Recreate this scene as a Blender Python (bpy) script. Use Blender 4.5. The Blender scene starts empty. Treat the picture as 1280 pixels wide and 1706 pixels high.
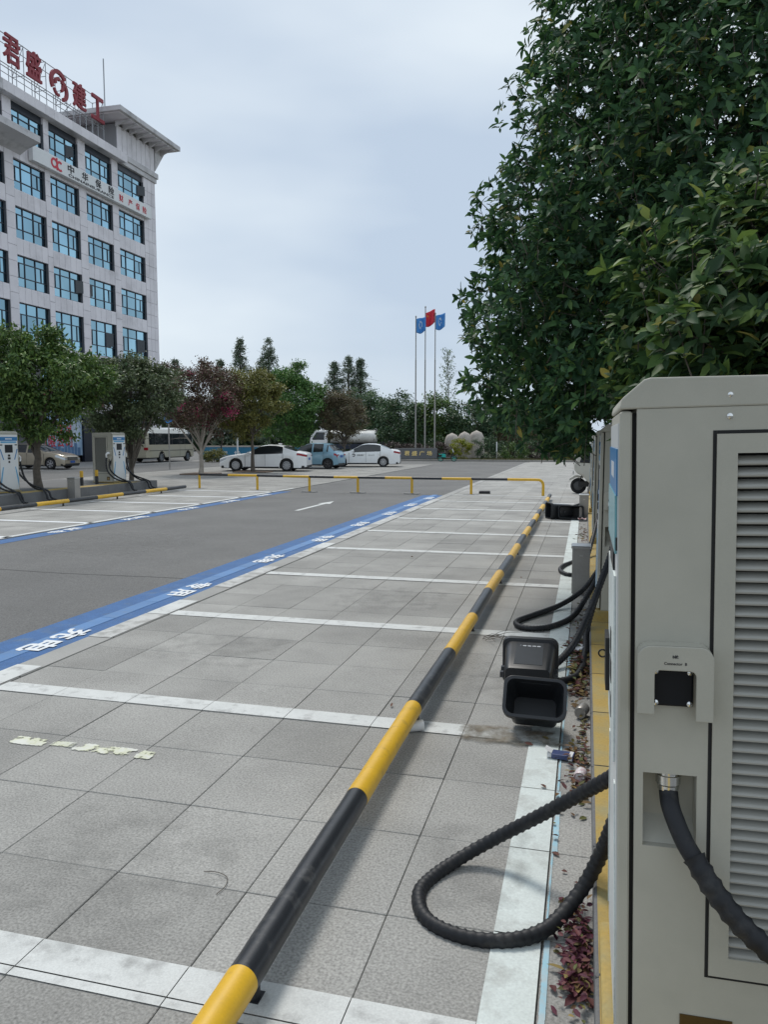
import bpy, bmesh, math, random
import numpy as np
from mathutils import Vector, Matrix

# ------------------------------------------------------------------ camera, sky, sun
SC = bpy.context.scene
COL = SC.collection
R = math.radians
cam_d = bpy.data.cameras.new('camera')
cam = bpy.data.objects.new('camera', cam_d)
COL.objects.link(cam)
cam.location = (0, 0, 1.8)
cam.rotation_euler = (R(90 - 5.485), 0, R(14.716))
cam_d.sensor_fit = 'VERTICAL'
cam_d.sensor_height = 36.0
cam_d.lens = 36.0 * 1281.0 / 1706.0
cam_d.clip_start = 0.05
cam_d.clip_end = 3000
SC.camera = cam

SUN_DIR = Vector((-0.30, 0.50, 0.95)).normalized()      # towards the sun
world = bpy.data.worlds.new('World')
SC.world = world
world.use_nodes = True
wn, wl = world.node_tree.nodes, world.node_tree.links
wn.clear()
w_out = wn.new('ShaderNodeOutputWorld')
w_bg = wn.new('ShaderNodeBackground')
w_bg.inputs['Strength'].default_value = 0.1
w_sky = wn.new('ShaderNodeTexSky')
w_sky.sky_type = 'NISHITA'
w_sky.sun_disc = False
w_sky.sun_elevation = math.asin(SUN_DIR.z)
w_sky.sun_rotation = math.atan2(SUN_DIR.x, SUN_DIR.y)
w_sky.air_density = 1.0
w_sky.dust_density = 2.0
w_sky.ozone_density = 1.5
w_tc = wn.new('ShaderNodeTexCoord')
w_map = wn.new('ShaderNodeMapping')
w_map.inputs['Scale'].default_value = (1.1, 1.1, 3.2)
w_map.inputs['Location'].default_value = (3.1, 0.4, 1.7)
w_noise = wn.new('ShaderNodeTexNoise')
w_noise.inputs['Scale'].default_value = 1.5
w_noise.inputs['Detail'].default_value = 4.0
w_noise.inputs['Roughness'].default_value = 0.45
w_ramp = wn.new('ShaderNodeValToRGB')
w_ramp.color_ramp.elements[0].position = 0.38
w_ramp.color_ramp.elements[0].color = (0.525, 0.63, 0.762, 1)
w_ramp.color_ramp.elements[1].position = 0.64
w_ramp.color_ramp.elements[1].color = (0.775, 0.86, 0.93, 1)
w_mul = wn.new('ShaderNodeVectorMath')
w_mul.operation = 'SCALE'
w_mul.inputs['Scale'].default_value = 10.4
w_mix = wn.new('ShaderNodeMix')
w_mix.data_type = 'RGBA'
w_mix.inputs[0].default_value = 0.90                       # overcast: cloud covers most of the clear sky
wl.new(w_tc.outputs['Generated'], w_map.inputs['Vector'])
wl.new(w_map.outputs[0], w_noise.inputs['Vector'])
wl.new(w_noise.outputs['Fac'], w_ramp.inputs[0])
wl.new(w_ramp.outputs[0], w_mul.inputs[0])
wl.new(w_sky.outputs[0], w_mix.inputs[6])
wl.new(w_mul.outputs[0], w_mix.inputs[7])
wl.new(w_mix.outputs[2], w_bg.inputs[0])
wl.new(w_bg.outputs[0], w_out.inputs[0])

sun_d = bpy.data.lights.new('sun', 'SUN')
sun_d.energy = 2.1
sun_d.angle = R(16)
sun_d.color = (1.0, 0.955, 0.89)
sun = bpy.data.objects.new('sun', sun_d)
COL.objects.link(sun)
sun.rotation_euler = (-SUN_DIR).to_track_quat('-Z', 'Y').to_euler()
sun.location = (0, 0, 60)

SC.view_settings.view_transform = 'Standard'
SC.view_settings.look = 'None'
SC.view_settings.exposure = 0.0
SC.view_settings.gamma = 1.0
SC.cycles.use_denoising = True
SC.cycles.max_bounces = 6
SC.cycles.diffuse_bounces = 3
SC.cycles.glossy_bounces = 3
SC.cycles.transparent_max_bounces = 6

RNG = random.Random(7)
NPR = np.random.default_rng(11)

# ------------------------------------------------------------------ materials
MATS = {}
def mat(name, col, rough=0.6, metal=0.0, var=0.12, scale=6.0, bump=0.0, bscale=60.0, spec=0.5, island=0.0, objr=0.0,
        col2=None, mixlo=0.45, mixhi=0.6, mscale=3.0, coat=0.0, transl=0.0, grain=0.0, gscale=200.0, detail=3.0):
    """Principled with world-space noise: slow tone drift, optional fine grain, optional second colour in worn patches."""
    if name in MATS: return MATS[name]
    m = bpy.data.materials.new(name); MATS[name] = m
    m.use_nodes = True
    n, l = m.node_tree.nodes, m.node_tree.links
    b = n['Principled BSDF']; out = n['Material Output']
    b.inputs['Roughness'].default_value = rough
    b.inputs['Metallic'].default_value = metal
    b.inputs['Specular IOR Level'].default_value = spec
    if coat: b.inputs['Coat Weight'].default_value = coat; b.inputs['Coat Roughness'].default_value = 0.06
    geo = n.new('ShaderNodeNewGeometry')
    cur = None
    if col2 is not None:
        nz = n.new('ShaderNodeTexNoise'); nz.inputs['Scale'].default_value = mscale; nz.inputs['Detail'].default_value = 6.0
        nz.inputs['Roughness'].default_value = 0.62
        l.new(geo.outputs['Position'], nz.inputs['Vector'])
        mr = n.new('ShaderNodeMapRange'); mr.inputs[1].default_value = mixlo; mr.inputs[2].default_value = mixhi
        l.new(nz.outputs['Fac'], mr.inputs[0])
        mx = n.new('ShaderNodeMix'); mx.data_type = 'RGBA'
        mx.inputs[6].default_value = (*col, 1); mx.inputs[7].default_value = (*col2, 1)
        l.new(mr.outputs[0], mx.inputs[0]); cur = mx.outputs[2]
    val = None
    def add(sock, lo, hi):
        nonlocal val
        mr = n.new('ShaderNodeMapRange'); mr.inputs[3].default_value = lo; mr.inputs[4].default_value = hi
        l.new(sock, mr.inputs[0])
        if val is None: val = mr.outputs[0]
        else:
            mm = n.new('ShaderNodeMath'); mm.operation = 'MULTIPLY'
            l.new(val, mm.inputs[0]); l.new(mr.outputs[0], mm.inputs[1]); val = mm.outputs[0]
    if var:
        nz = n.new('ShaderNodeTexNoise'); nz.inputs['Scale'].default_value = scale; nz.inputs['Detail'].default_value = detail
        l.new(geo.outputs['Position'], nz.inputs['Vector'])
        add(nz.outputs['Fac'], 1 - 1.6 * var, 1 + 1.6 * var)
    if grain:
        nz = n.new('ShaderNodeTexNoise'); nz.inputs['Scale'].default_value = gscale; nz.inputs['Detail'].default_value = 2.0
        l.new(geo.outputs['Position'], nz.inputs['Vector'])
        add(nz.outputs['Fac'], 1 - 2 * grain, 1 + 2 * grain)
    if island: add(geo.outputs['Random Per Island'], 1 - island, 1 + island)
    if objr:
        oi = n.new('ShaderNodeObjectInfo'); add(oi.outputs['Random'], 1 - objr, 1 + objr)
    if val is not None:
        vm = n.new('ShaderNodeVectorMath'); vm.operation = 'SCALE'
        if cur is not None: l.new(cur, vm.inputs[0])
        else: vm.inputs[0].default_value = col
        l.new(val, vm.inputs['Scale']); cur = vm.outputs[0]
    if cur is not None: l.new(cur, b.inputs['Base Color'])
    else: b.inputs['Base Color'].default_value = (*col, 1)
    if bump:
        nz = n.new('ShaderNodeTexNoise'); nz.inputs['Scale'].default_value = bscale; nz.inputs['Detail'].default_value = 3.0
        l.new(geo.outputs['Position'], nz.inputs['Vector'])
        bp = n.new('ShaderNodeBump'); bp.inputs['Strength'].default_value = bump; bp.inputs['Distance'].default_value = 0.01
        l.new(nz.outputs['Fac'], bp.inputs['Height']); l.new(bp.outputs[0], b.inputs['Normal'])
    return m

def leaf_mat(name, stops, rough=0.45, transl=0.25, spec=0.4):
    """Leaf colours drawn per leaf from a ramp of (position, colour)."""
    m = bpy.data.materials.new(name); MATS[name] = m
    m.use_nodes = True
    n, l = m.node_tree.nodes, m.node_tree.links
    b = n['Principled BSDF']; out = n['Material Output']
    b.inputs['Roughness'].default_value = rough
    b.inputs['Specular IOR Level'].default_value = spec
    geo = n.new('ShaderNodeNewGeometry'); rp = n.new('ShaderNodeValToRGB')
    while len(rp.color_ramp.elements) < len(stops): rp.color_ramp.elements.new(0.5)
    for e, (p, c) in zip(rp.color_ramp.elements, stops): e.position = p; e.color = (*c, 1)
    l.new(geo.outputs['Random Per Island'], rp.inputs[0])
    nz = n.new('ShaderNodeTexNoise'); nz.inputs['Scale'].default_value = 1.1
    l.new(geo.outputs['Position'], nz.inputs['Vector'])
    mr = n.new('ShaderNodeMapRange'); mr.inputs[3].default_value = 0.6; mr.inputs[4].default_value = 1.4
    l.new(nz.outputs['Fac'], mr.inputs[0])
    vm = n.new('ShaderNodeVectorMath'); vm.operation = 'SCALE'
    l.new(rp.outputs[0], vm.inputs[0]); l.new(mr.outputs[0], vm.inputs['Scale'])
    l.new(vm.outputs[0], b.inputs['Base Color'])
    if transl:
        t = n.new('ShaderNodeBsdfTranslucent'); l.new(vm.outputs[0], t.inputs[0])
        mx = n.new('ShaderNodeMixShader'); mx.inputs[0].default_value = transl
        l.new(b.outputs[0], mx.inputs[1]); l.new(t.outputs[0], mx.inputs[2]); l.new(mx.outputs[0], out.inputs[0])
    return m

# ------------------------------------------------------------------ mesh builder
class MB:
    def __init__(s): s.v = []; s.f = []; s.m = []
    def add(s, vs, fs, mi=0):
        o = len(s.v); s.v.extend([tuple(p) for p in vs]); s.f.extend([tuple(i + o for i in f) for f in fs]); s.m.extend([mi] * len(fs)); return s
    def box(s, x0, x1, y0, y1, z0, z1, mi=0):
        return s.add([(x0,y0,z0),(x1,y0,z0),(x1,y1,z0),(x0,y1,z0),(x0,y0,z1),(x1,y0,z1),(x1,y1,z1),(x0,y1,z1)],
                     [(0,3,2,1),(4,5,6,7),(0,1,5,4),(1,2,6,5),(2,3,7,6),(3,0,4,7)], mi)
    def cbox(s, x0, x1, y0, y1, z0, z1, c=0.01, mi=0):
        """box with chamfered vertical and top edges"""
        a = [(x0+c,y0),(x1-c,y0),(x1,y0+c),(x1,y1-c),(x1-c,y1),(x0+c,y1),(x0,y1-c),(x0,y0+c)]
        k = (min(x1-x0, y1-y0) - 2*c) / max(1e-6, min(x1-x0, y1-y0))
        cx, cy = (x0+x1)/2, (y0+y1)/2
        sx, sy = ((x1-x0)-2*c)/(x1-x0), ((y1-y0)-2*c)/(y1-y0)
        vs = [(p[0],p[1],z0) for p in a] + [(p[0],p[1],z1-c) for p in a] + [(cx+(p[0]-cx)*sx, cy+(p[1]-cy)*sy, z1) for p in a]
        fs = [tuple(range(7,-1,-1)), tuple(range(16,24))]
        for r in (0, 8):
            for i in range(8): j = (i+1)%8; fs.append((r+i, r+j, r+8+j, r+8+i))
        return s.add(vs, fs, mi)
    def prism(s, pts, a, b, axis='y', mi=0):
        """extrude polygon pts (2-D) between a and b along axis; x: pts=(y,z), y: pts=(x,z), z: pts=(x,y)"""
        n = len(pts)
        def P(p, t): return {'x': (t,p[0],p[1]), 'y': (p[0],t,p[1]), 'z': (p[0],p[1],t)}[axis]
        vs = [P(p,a) for p in pts] + [P(p,b) for p in pts]
        fs = [tuple(range(n)), tuple(range(2*n-1, n-1, -1))] + [(i, i+n, (i+1)%n+n, (i+1)%n) for i in range(n)]
        return s.add(vs, fs, mi)
    def tube(s, pts, rad, n=10, caps=True, mi=0):
        pts = [Vector(p) for p in pts]; m = len(pts)
        rads = rad if hasattr(rad, '__len__') else [rad]*m
        vs = []; fs = []
        t = (pts[1]-pts[0]).normalized()
        u = t.cross(Vector((0,0,1)))
        if u.length < 0.05: u = t.cross(Vector((1,0,0)))
        u.normalize()
        for i in range(m):
            t = (pts[min(i+1,m-1)] - pts[max(i-1,0)]).normalized()
            u = (u - t*u.dot(t))
            if u.length < 1e-5: u = t.orthogonal()
            u.normalize(); w = t.cross(u)
            for k in range(n):
                a = 2*math.pi*k/n
                vs.append(pts[i] + (u*math.cos(a) + w*math.sin(a))*rads[i])
        for i in range(m-1):
            for k in range(n):
                j = (k+1)%n
                fs.append((i*n+k, i*n+j, (i+1)*n+j, (i+1)*n+k))
        if caps: fs.append(tuple(range(n-1,-1,-1))); fs.append(tuple(range((m-1)*n, m*n)))
        return s.add(vs, fs, mi)
    def cyl(s, p0, p1, r, n=14, mi=0, r2=None):
        return s.tube([p0,p1], [r, r if r2 is None else r2], n, True, mi)
    def lathe(s, prof, n=24, c=(0,0,0), axis='z', mi=0, close=False):
        vs = []; fs = []; m = len(prof)
        for r, z in prof:
            for k in range(n):
                a = 2*math.pi*k/n; x, y = r*math.cos(a), r*math.sin(a)
                p = {'z': (x,y,z), 'y': (x,z,y), 'x': (z,x,y)}[axis]
                vs.append((p[0]+c[0], p[1]+c[1], p[2]+c[2]))
        for i in range(m if close else m-1):
            q = (i+1)%m
            for k in range(n):
                j = (k+1)%n; fs.append((i*n+k, i*n+j, q*n+j, q*n+k))
        return s.add(vs, fs, mi)
    def loft(s, rings, cap0=True, cap1=True, closed=True, mi=0):
        n = len(rings[0]); vs = [p for r in rings for p in r]; fs = []
        for i in range(len(rings)-1):
            for k in range(n if closed else n-1):
                j = (k+1)%n; fs.append((i*n+k, i*n+j, (i+1)*n+j, (i+1)*n+k))
        if cap0: fs.append(tuple(range(n-1,-1,-1)))
        if cap1: fs.append(tuple(range((len(rings)-1)*n, len(rings)*n)))
        return s.add(vs, fs, mi)
    def quad(s, a, b, c, d, mi=0): return s.add([a,b,c,d], [(0,1,2,3)], mi)
    def xf(s, M):
        s.v = [tuple(M @ Vector(p)) for p in s.v]; return s
    def mesh(s, name, mats, smooth=None, fixn=True):
        me = bpy.data.meshes.new(name); me.from_pydata(s.v, [], s.f)
        ms = mats if isinstance(mats, (list,tuple)) else [mats]
        for m in ms: me.materials.append(MATS[m] if isinstance(m, str) else m)
        if len(ms) > 1: me.polygons.foreach_set('material_index', s.m)
        if fixn and len(s.f) < 60000:
            bm = bmesh.new(); bm.from_mesh(me); bmesh.ops.recalc_face_normals(bm, faces=bm.faces); bm.to_mesh(me); bm.free()
        if smooth is not None:
            me.polygons.foreach_set('use_smooth', [True]*len(me.polygons)); me.set_sharp_from_angle(angle=R(smooth))
        me.update(); return me
    def build(s, name, mats, parent=None, smooth=None, loc=None, bevel=0.0, fixn=True, **tags):
        o = link(name, s.mesh(name, mats, smooth, fixn), parent, loc)
        if bevel:
            md = o.modifiers.new('bevel','BEVEL'); md.width = bevel; md.segments = 2; md.limit_method = 'ANGLE'
        tag(o, **tags); return o

def link(name, data, parent=None, loc=None):
    o = bpy.data.objects.new(name, data); COL.objects.link(o)
    if parent is not None: o.parent = parent
    if loc is not None: o.location = loc
    return o
def tag(o, label=None, cat=None, group=None, kind=None):
    if label: o['label'] = label
    if cat: o['category'] = cat
    if group: o['group'] = group
    if kind: o['kind'] = kind
    return o
def thing(name, label, cat, loc=(0,0,0), rz=0.0, group=None):
    o = link(name, None, None, loc); o.rotation_euler = (0,0,rz); o.empty_display_size = 0.2
    return tag(o, label, cat, group)
def copy_tree(o, parent=None):
    c = o.copy(); COL.objects.link(c)
    if parent is not None: c.parent = parent
    for ch in o.children: copy_tree(ch, c)
    return c
def basis(o, right, up):
    """matrix taking text-plane x,y,z to right, up, right x up with origin o"""
    r = Vector(right).normalized(); u = Vector(up).normalized(); n = r.cross(u)
    M = Matrix.Identity(4)
    for i, a in enumerate((r,u,n)):
        for k in range(3): M[k][i] = a[k]
    M.translation = Vector(o); return M
def text(s, size, depth, material, M, name='lettering', parent=None, bold=0.0, sx=1.0, sy=1.0, fit=None, **tags):
    """flat or raised lettering centred on M; fit=(w,h) scales its bounding box"""
    cu = bpy.data.curves.new('txt','FONT'); cu.body = s; cu.size = size; cu.extrude = depth/2; cu.offset = bold
    cu.resolution_u = 3; cu.align_x = 'CENTER'; cu.align_y = 'CENTER'
    tmp = bpy.data.objects.new('txt', cu); COL.objects.link(tmp)
    dg = bpy.context.evaluated_depsgraph_get()
    me = bpy.data.meshes.new_from_object(tmp.evaluated_get(dg))
    bpy.data.objects.remove(tmp); bpy.data.curves.remove(cu)
    n = len(me.vertices); co = np.empty(n*3); me.vertices.foreach_get('co', co); co = co.reshape(-1,3)
    if n:
        lo, hi = co.min(0), co.max(0); co[:, :2] -= (lo[:2]+hi[:2])/2
        if fit: sx, sy = fit[0]/(hi[0]-lo[0]), fit[1]/(hi[1]-lo[1])
        co[:,0] *= sx; co[:,1] *= sy; co[:,2] += depth/2
        A = np.array(M); co = co @ A[:3,:3].T + A[:3,3]
        me.vertices.foreach_set('co', co.ravel())
    me.materials.clear(); me.materials.append(MATS[material]); me.update(); me.name = name
    o = link(name, me, parent); tag(o, **tags); return o
def smooth_path(pts, step=0.02):
    """Catmull-Rom through pts, evenly resampled"""
    P = [Vector(p) for p in pts]; P = [P[0]*2-P[1]] + P + [P[-1]*2-P[-2]]
    out = []
    for i in range(1, len(P)-2):
        for k in range(24):
            t = k/24; a,b,c,d = P[i-1],P[i],P[i+1],P[i+2]
            out.append(0.5*((2*b)+(c-a)*t+(2*a-5*b+4*c-d)*t*t+(3*b-a-3*c+d)*t**3))
    out.append(P[-2]); res = [out[0]]; acc = 0
    for a, b in zip(out, out[1:]):
        seg = (b-a).length
        while acc + seg >= step:
            q = (step-acc)/seg; a = a + (b-a)*q; res.append(a.copy()); seg = (b-a).length; acc = 0
        acc += seg
    res.append(out[-1]); return res
def hexa(r, n=16, c=(0,0)): return [(c[0]+r*math.cos(2*math.pi*i/n), c[1]+r*math.sin(2*math.pi*i/n)) for i in range(n)]
def rrect(w, h, r, n=5, cx=0, cy=0):
    pts = []
    for sx, sy, a0 in ((1,1,0),(-1,1,90),(-1,-1,180),(1,-1,270)):
        for k in range(n+1):
            a = R(a0+90*k/n); pts.append((cx+sx*(w/2-r)+r*math.cos(a), cy+sy*(h/2-r)+r*math.sin(a)))
    return pts

def worn_mat(name, col, col2, scale, lo, hi, rough=0.85, seed=0.0):
    """thin coat of paint or dirt that has flaked away: opaque where a noise is high, clear elsewhere"""
    m = mat(name, col, rough=rough, var=0.12, scale=6, col2=col2, mixlo=.42, mixhi=.6, mscale=12)
    n, l = m.node_tree.nodes, m.node_tree.links; b = n['Principled BSDF']
    tc = n.new('ShaderNodeTexCoord'); nz = n.new('ShaderNodeTexNoise'); nz.inputs['Scale'].default_value = scale; nz.inputs['Detail'].default_value = 7; nz.inputs['Roughness'].default_value = .65
    geo = n.new('ShaderNodeNewGeometry'); l.new(geo.outputs['Position'], nz.inputs['Vector'])
    # fall-off to the sheet's own edges, from its generated coordinates
    sp = n.new('ShaderNodeSeparateXYZ'); l.new(tc.outputs['Generated'], sp.inputs[0])
    def edge(sock):
        a = n.new('ShaderNodeMath'); a.operation = 'SUBTRACT'; a.inputs[1].default_value = .5; l.new(sock, a.inputs[0])
        c = n.new('ShaderNodeMath'); c.operation = 'ABSOLUTE'; l.new(a.outputs[0], c.inputs[0])
        r = n.new('ShaderNodeMapRange'); r.inputs[1].default_value = .30; r.inputs[2].default_value = .5; r.inputs[3].default_value = 0; r.inputs[4].default_value = .35; l.new(c.outputs[0], r.inputs[0]); return r.outputs[0]
    s1 = n.new('ShaderNodeMath'); s1.operation = 'SUBTRACT'; l.new(nz.outputs['Fac'], s1.inputs[0]); l.new(edge(sp.outputs[0]), s1.inputs[1])
    s2 = n.new('ShaderNodeMath'); s2.operation = 'SUBTRACT'; l.new(s1.outputs[0], s2.inputs[0]); l.new(edge(sp.outputs[1]), s2.inputs[1])
    mr = n.new('ShaderNodeMapRange'); mr.inputs[1].default_value = lo; mr.inputs[2].default_value = hi; l.new(s2.outputs[0], mr.inputs[0]); l.new(mr.outputs[0], b.inputs['Alpha'])
    return m

# common materials
mat('slab_stone', (0.325,0.318,0.298), rough=0.85, var=0.20, scale=1.1, grain=0.34, gscale=95, objr=0.12, island=0.10, bump=0.25, bscale=170, spec=0.3,
    col2=(0.272,0.266,0.250), mixlo=0.46, mixhi=0.72, mscale=1.7, detail=5)
mat('joint', (0.11,0.108,0.10), rough=0.95, var=0.15, col2=(0.27,0.262,0.24), mixlo=0.44, mixhi=0.56, mscale=0.9)
mat('asphalt', (0.158,0.156,0.151), rough=0.9, var=0.14, scale=0.5, grain=0.34, gscale=75, bump=0.5, bscale=120, spec=0.3, detail=5,
    col2=(0.195,0.192,0.184), mixlo=0.45, mixhi=0.75, mscale=0.35)
mat('paint_white', (0.60,0.61,0.59), rough=0.75, var=0.10, scale=5, col2=(0.33,0.33,0.32), mixlo=0.53, mixhi=0.76, mscale=9, grain=0.10, gscale=150)
mat('paint_white_fresh', (0.74,0.76,0.77), rough=0.7, var=0.05, col2=(0.5,0.53,0.56), mixlo=0.6, mixhi=0.8, mscale=12)
mat('paint_pale', (0.63,0.68,0.655), rough=0.75, var=0.08, scale=2.5, col2=(0.40,0.41,0.385), mixlo=0.5, mixhi=0.75, mscale=5, grain=0.10, gscale=110)
mat('paint_blue', (0.042,0.125,0.30), rough=0.8, var=0.14, scale=4, grain=0.22, gscale=90, col2=(0.085,0.145,0.24), mixlo=0.5, mixhi=0.72, mscale=5)
mat('paint_blue_smooth', (0.085,0.205,0.42), rough=0.7, col2=(0.12,0.21,0.36), mixlo=0.5, mixhi=0.75, mscale=7, var=0.08, scale=4, objr=0.08, grain=0.06, gscale=120)
mat('kerb_strip', (0.335,0.33,0.312), rough=0.85, var=0.12, scale=2, grain=0.12, gscale=110, objr=0.09)
mat('concrete_grey', (0.155,0.155,0.155), rough=0.85, var=0.16, scale=3, grain=0.16, gscale=90)
mat('kerb_yellow', (0.42,0.285,0.07), rough=0.75, var=0.12, scale=3, objr=0.10, col2=(0.31,0.265,0.13), mixlo=0.40, mixhi=0.72, mscale=6, grain=0.10, gscale=70)
mat('pipe_yellow', (0.70,0.41,0.025), rough=0.42, var=0.07, scale=14, col2=(0.40,0.25,0.05), mixlo=0.55, mixhi=0.80, mscale=16, grain=0.04, gscale=120)
mat('pipe_black', (0.020,0.022,0.026), rough=0.36, var=0.15, scale=14, col2=(0.10,0.098,0.094), mixlo=0.54, mixhi=0.86, mscale=14, grain=0.12, gscale=150)
mat('rubber', (0.014,0.015,0.018), rough=0.55, col2=(0.05,0.048,0.045), mixlo=0.52, mixhi=0.78, mscale=18, var=0.2, scale=20, spec=0.4)
mat('black', (0.008,0.008,0.009), rough=0.5, var=0)
mat('steel', (0.52,0.51,0.49), rough=0.34, metal=1.0, var=0.08, scale=4)
mat('steel_dull', (0.36,0.345,0.325), rough=0.45, metal=0.6, var=0.10, scale=4, grain=0.05, gscale=40)
mat('chrome', (0.78,0.78,0.76), rough=0.16, metal=1.0, var=0)
mat('cabinet', (0.455,0.438,0.370), rough=0.55, var=0.05, col2=(0.41,0.396,0.334), mixlo=0.45, mixhi=0.7, mscale=3.5, grain=0.02, gscale=300, scale=2.0, bump=0.06, bscale=500, spec=0.4)
mat('cabinet_front', (0.66,0.675,0.67), rough=0.35, var=0.03, scale=3)
mat('cabinet_blue', (0.012,0.17,0.40), rough=0.35, var=0.05)
mat('cabinet_blue_light', (0.10,0.34,0.56), rough=0.35, var=0.05)
mat('white_plastic', (0.75,0.76,0.76), rough=0.4, var=0.03)
mat('paint_worn', (0.52,0.52,0.50), rough=0.8, var=0.12, scale=5, col2=(0.34,0.335,0.315), mixlo=0.44, mixhi=0.62, mscale=6, grain=0.12, gscale=120)
mat('tree_bark', (0.115,0.098,0.08), rough=0.95, var=0.3, scale=9, bump=0.5, bscale=40)
mat('pale_bark', (0.36,0.32,0.27), rough=0.9, var=0.25, scale=6, bump=0.3, bscale=40)
# ------------------------------------------------------------------ ground, roads, paving
mat('earth', (0.095,0.092,0.06), rough=1.0, var=0.25, scale=0.8, col2=(0.07,0.085,0.035), mixlo=0.4, mixhi=0.6, mscale=0.6, grain=0.2, gscale=20)
mat('soil', (0.15,0.105,0.075), rough=1.0, var=0.25, scale=5, grain=0.2, gscale=40)
g = MB().quad((-1500,-1500,-0.05),(1500,-1500,-0.05),(1500,1500,-0.05),(-1500,1500,-0.05)).build('ground','earth', kind='structure')
MB().quad((-60,-160,-0.02),(14,-160,-0.02),(14,60,-0.02),(-60,60,-0.02)).build('road','asphalt', kind='structure')
MB().quad((-60,60,-0.024),(-14.3,60,-0.024),(-14.3,110,-0.024),(-60,110,-0.024)).build('road','asphalt', kind='structure')

SX, SY, GAP = 0.58, 0.605, 0.0021
YL = [2.12 + 2.45*k for k in range(9)]            # stall lines
def slab_mesh(w, d, t=0.0155, c=0.0025):
    return MB().cbox(-w/2, w/2, -d/2, d/2, -t, 0.0, c).mesh('slab','slab_stone')
SLAB = slab_mesh(SX-2*GAP, SY-2*GAP)
def slab_stuff(name, parent, cells):
    b = MB()
    for (x0,x1,y0,y1) in cells:
        h = RNG.uniform(-0.0015, 0.0015); a=GAP
        b.box(x0+a,x1-a,y0+a,y1-a,-0.0155,h)
    return b.build(name,'slab_stone',parent,kind='stuff',fixn=False)

pav = MB().quad((-4.10,-6,-0.016),(0.10,-6,-0.016),(0.10,60,-0.016),(-4.10,60,-0.016)).build('pavement','joint', kind='structure')
XJ = [-0.11 - SX*k for k in range(8)]             # joints along the lane: -0.11 ... -4.17
rows = [0.25 + SY*k for k in range(99)]
cells = []
for j, y0 in enumerate(rows[:-1]):
    y1 = rows[j+1]
    for i in range(7):
        x1, x0 = XJ[i], max(XJ[i+1], -4.10)
        cells.append((x0,x1,y0,y1))
    cells.append((-0.11, 0.085, y0, y1))
near = [c for c in cells if 1.2 < c[3] and c[2] < 23.6]
near.sort(key=lambda c: c[2])
nobj = 0
rest = []
SLAB_E = slab_mesh(0.195-2*GAP, SY-2*GAP); SLAB_W = slab_mesh(abs(-4.10-XJ[6])-2*GAP, SY-2*GAP)
for c in cells:
    full = abs((c[1]-c[0])-SX) < 0.01
    edge = c[0] > -0.2
    if c in near and nobj < 300:
        me = SLAB if full else (SLAB_E if edge else SLAB_W)
        o = link('slab', me, pav, ((c[0]+c[1])/2,(c[2]+c[3])/2,RNG.uniform(-0.0018,0.0018)))
        o.rotation_euler = (RNG.uniform(-.0022,.0022), RNG.uniform(-.0022,.0022), 0)
        nobj += 1
    else: rest.append(c)
slab_stuff('far_slabs', pav, rest)

# the lane-side strip between slabs and blue paint, with worn white corners
strip = MB().quad((-4.38,-6,-0.0165),(-4.08,-6,-0.0165),(-4.08,60,-0.0165),(-4.38,60,-0.0165)).build('kerb','joint', kind='structure')
KS = MB().cbox(-0.118,0.118,-0.594,0.594,-0.016,0.0,0.003).mesh('kerb_stone','kerb_strip')
for k in range(48):
    y = 0.6 + 1.2*k
    if y < 1.5: continue
    link('kerb_stone', KS, strip, (-4.235, y, 0.002+RNG.uniform(-.001,.001)))
for k, yl in enumerate(YL):
    a, b_ = yl-0.10, yl+RNG.uniform(0.45,0.62)
    m = MB(); m.quad((-4.352,a,0.0065),(-4.125,a,0.0065),(-4.125,b_,0.0065),(-4.352,b_,0.0065))
    m.build('corner_mark','paint_white' if k in (1,2,4) else 'paint_worn',strip)
    a2 = yl-RNG.uniform(0.9,1.5); MB().quad((-4.352,a2,0.0065),(-4.125,a2,0.0065),(-4.125,yl-0.115,0.0065),(-4.352,yl-0.115,0.0065)).build('corner_mark','paint_worn',strip)

# white stall lines, broken at every joint
LW = 0.095
def stall_line(parent, xs, y, z=0.0045, material='paint_white', lw=LW, skew=0.0, ylist=rows):
    b = MB()
    for xa, xb in zip(xs, xs[1:]):
        lo, hi = min(xa,xb)+0.002, max(xa,xb)-0.002
        cuts = [y-lw] + [r for r in ylist if y-lw < r < y+lw] + [y+lw]
        for a, c in zip(cuts, cuts[1:]):
            a2 = a + (0.003 if a != y-lw else 0); c2 = c - (0.003 if c != y+lw else 0)
            if c2-a2 < 0.01: continue
            b.quad((lo,a2+skew*lo,z),(hi,a2+skew*hi,z),(hi,c2+skew*hi,z),(lo,c2+skew*lo,z))
    return b.build('stall_line', material, parent, fixn=False)
for k, y in enumerate(YL):
    stall_line(pav, [-0.285]+[x for x in XJ[1:-1]]+[-4.10], y)
stall_line(pav, [-0.285]+XJ[1:-1]+[-4.10], 2.12+2.45*9)
b = MB()
for y0, y1 in zip(rows, rows[1:]):
    if 1.0 < y0 < 20.5 and not (4.75 < y0 < 5.0): b.quad((-0.285,y0+.003,0.0045),(-0.114,y0+.003,0.0045),(-0.114,y1-.003,0.0045),(-0.285,y1-.003,0.0045))
b.build('edge_line','paint_pale',pav,fixn=False)
worn_mat('paint_cyan',(0.33,0.56,0.66),(0.42,0.50,0.52),9,.28,.36)
b = MB()
for y0, y1 in zip(rows, rows[1:]):
    if 1.0 < y0 < 7: b.quad((-0.106,y0+.003,0.004),(-0.106+RNG.uniform(.010,.03),y0+.003,0.004),(-0.106+RNG.uniform(.010,.03),y1-.003,0.004),(-0.106,y1-.003,0.004))
b.build('edge_line','paint_cyan',pav,fixn=False)
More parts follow.
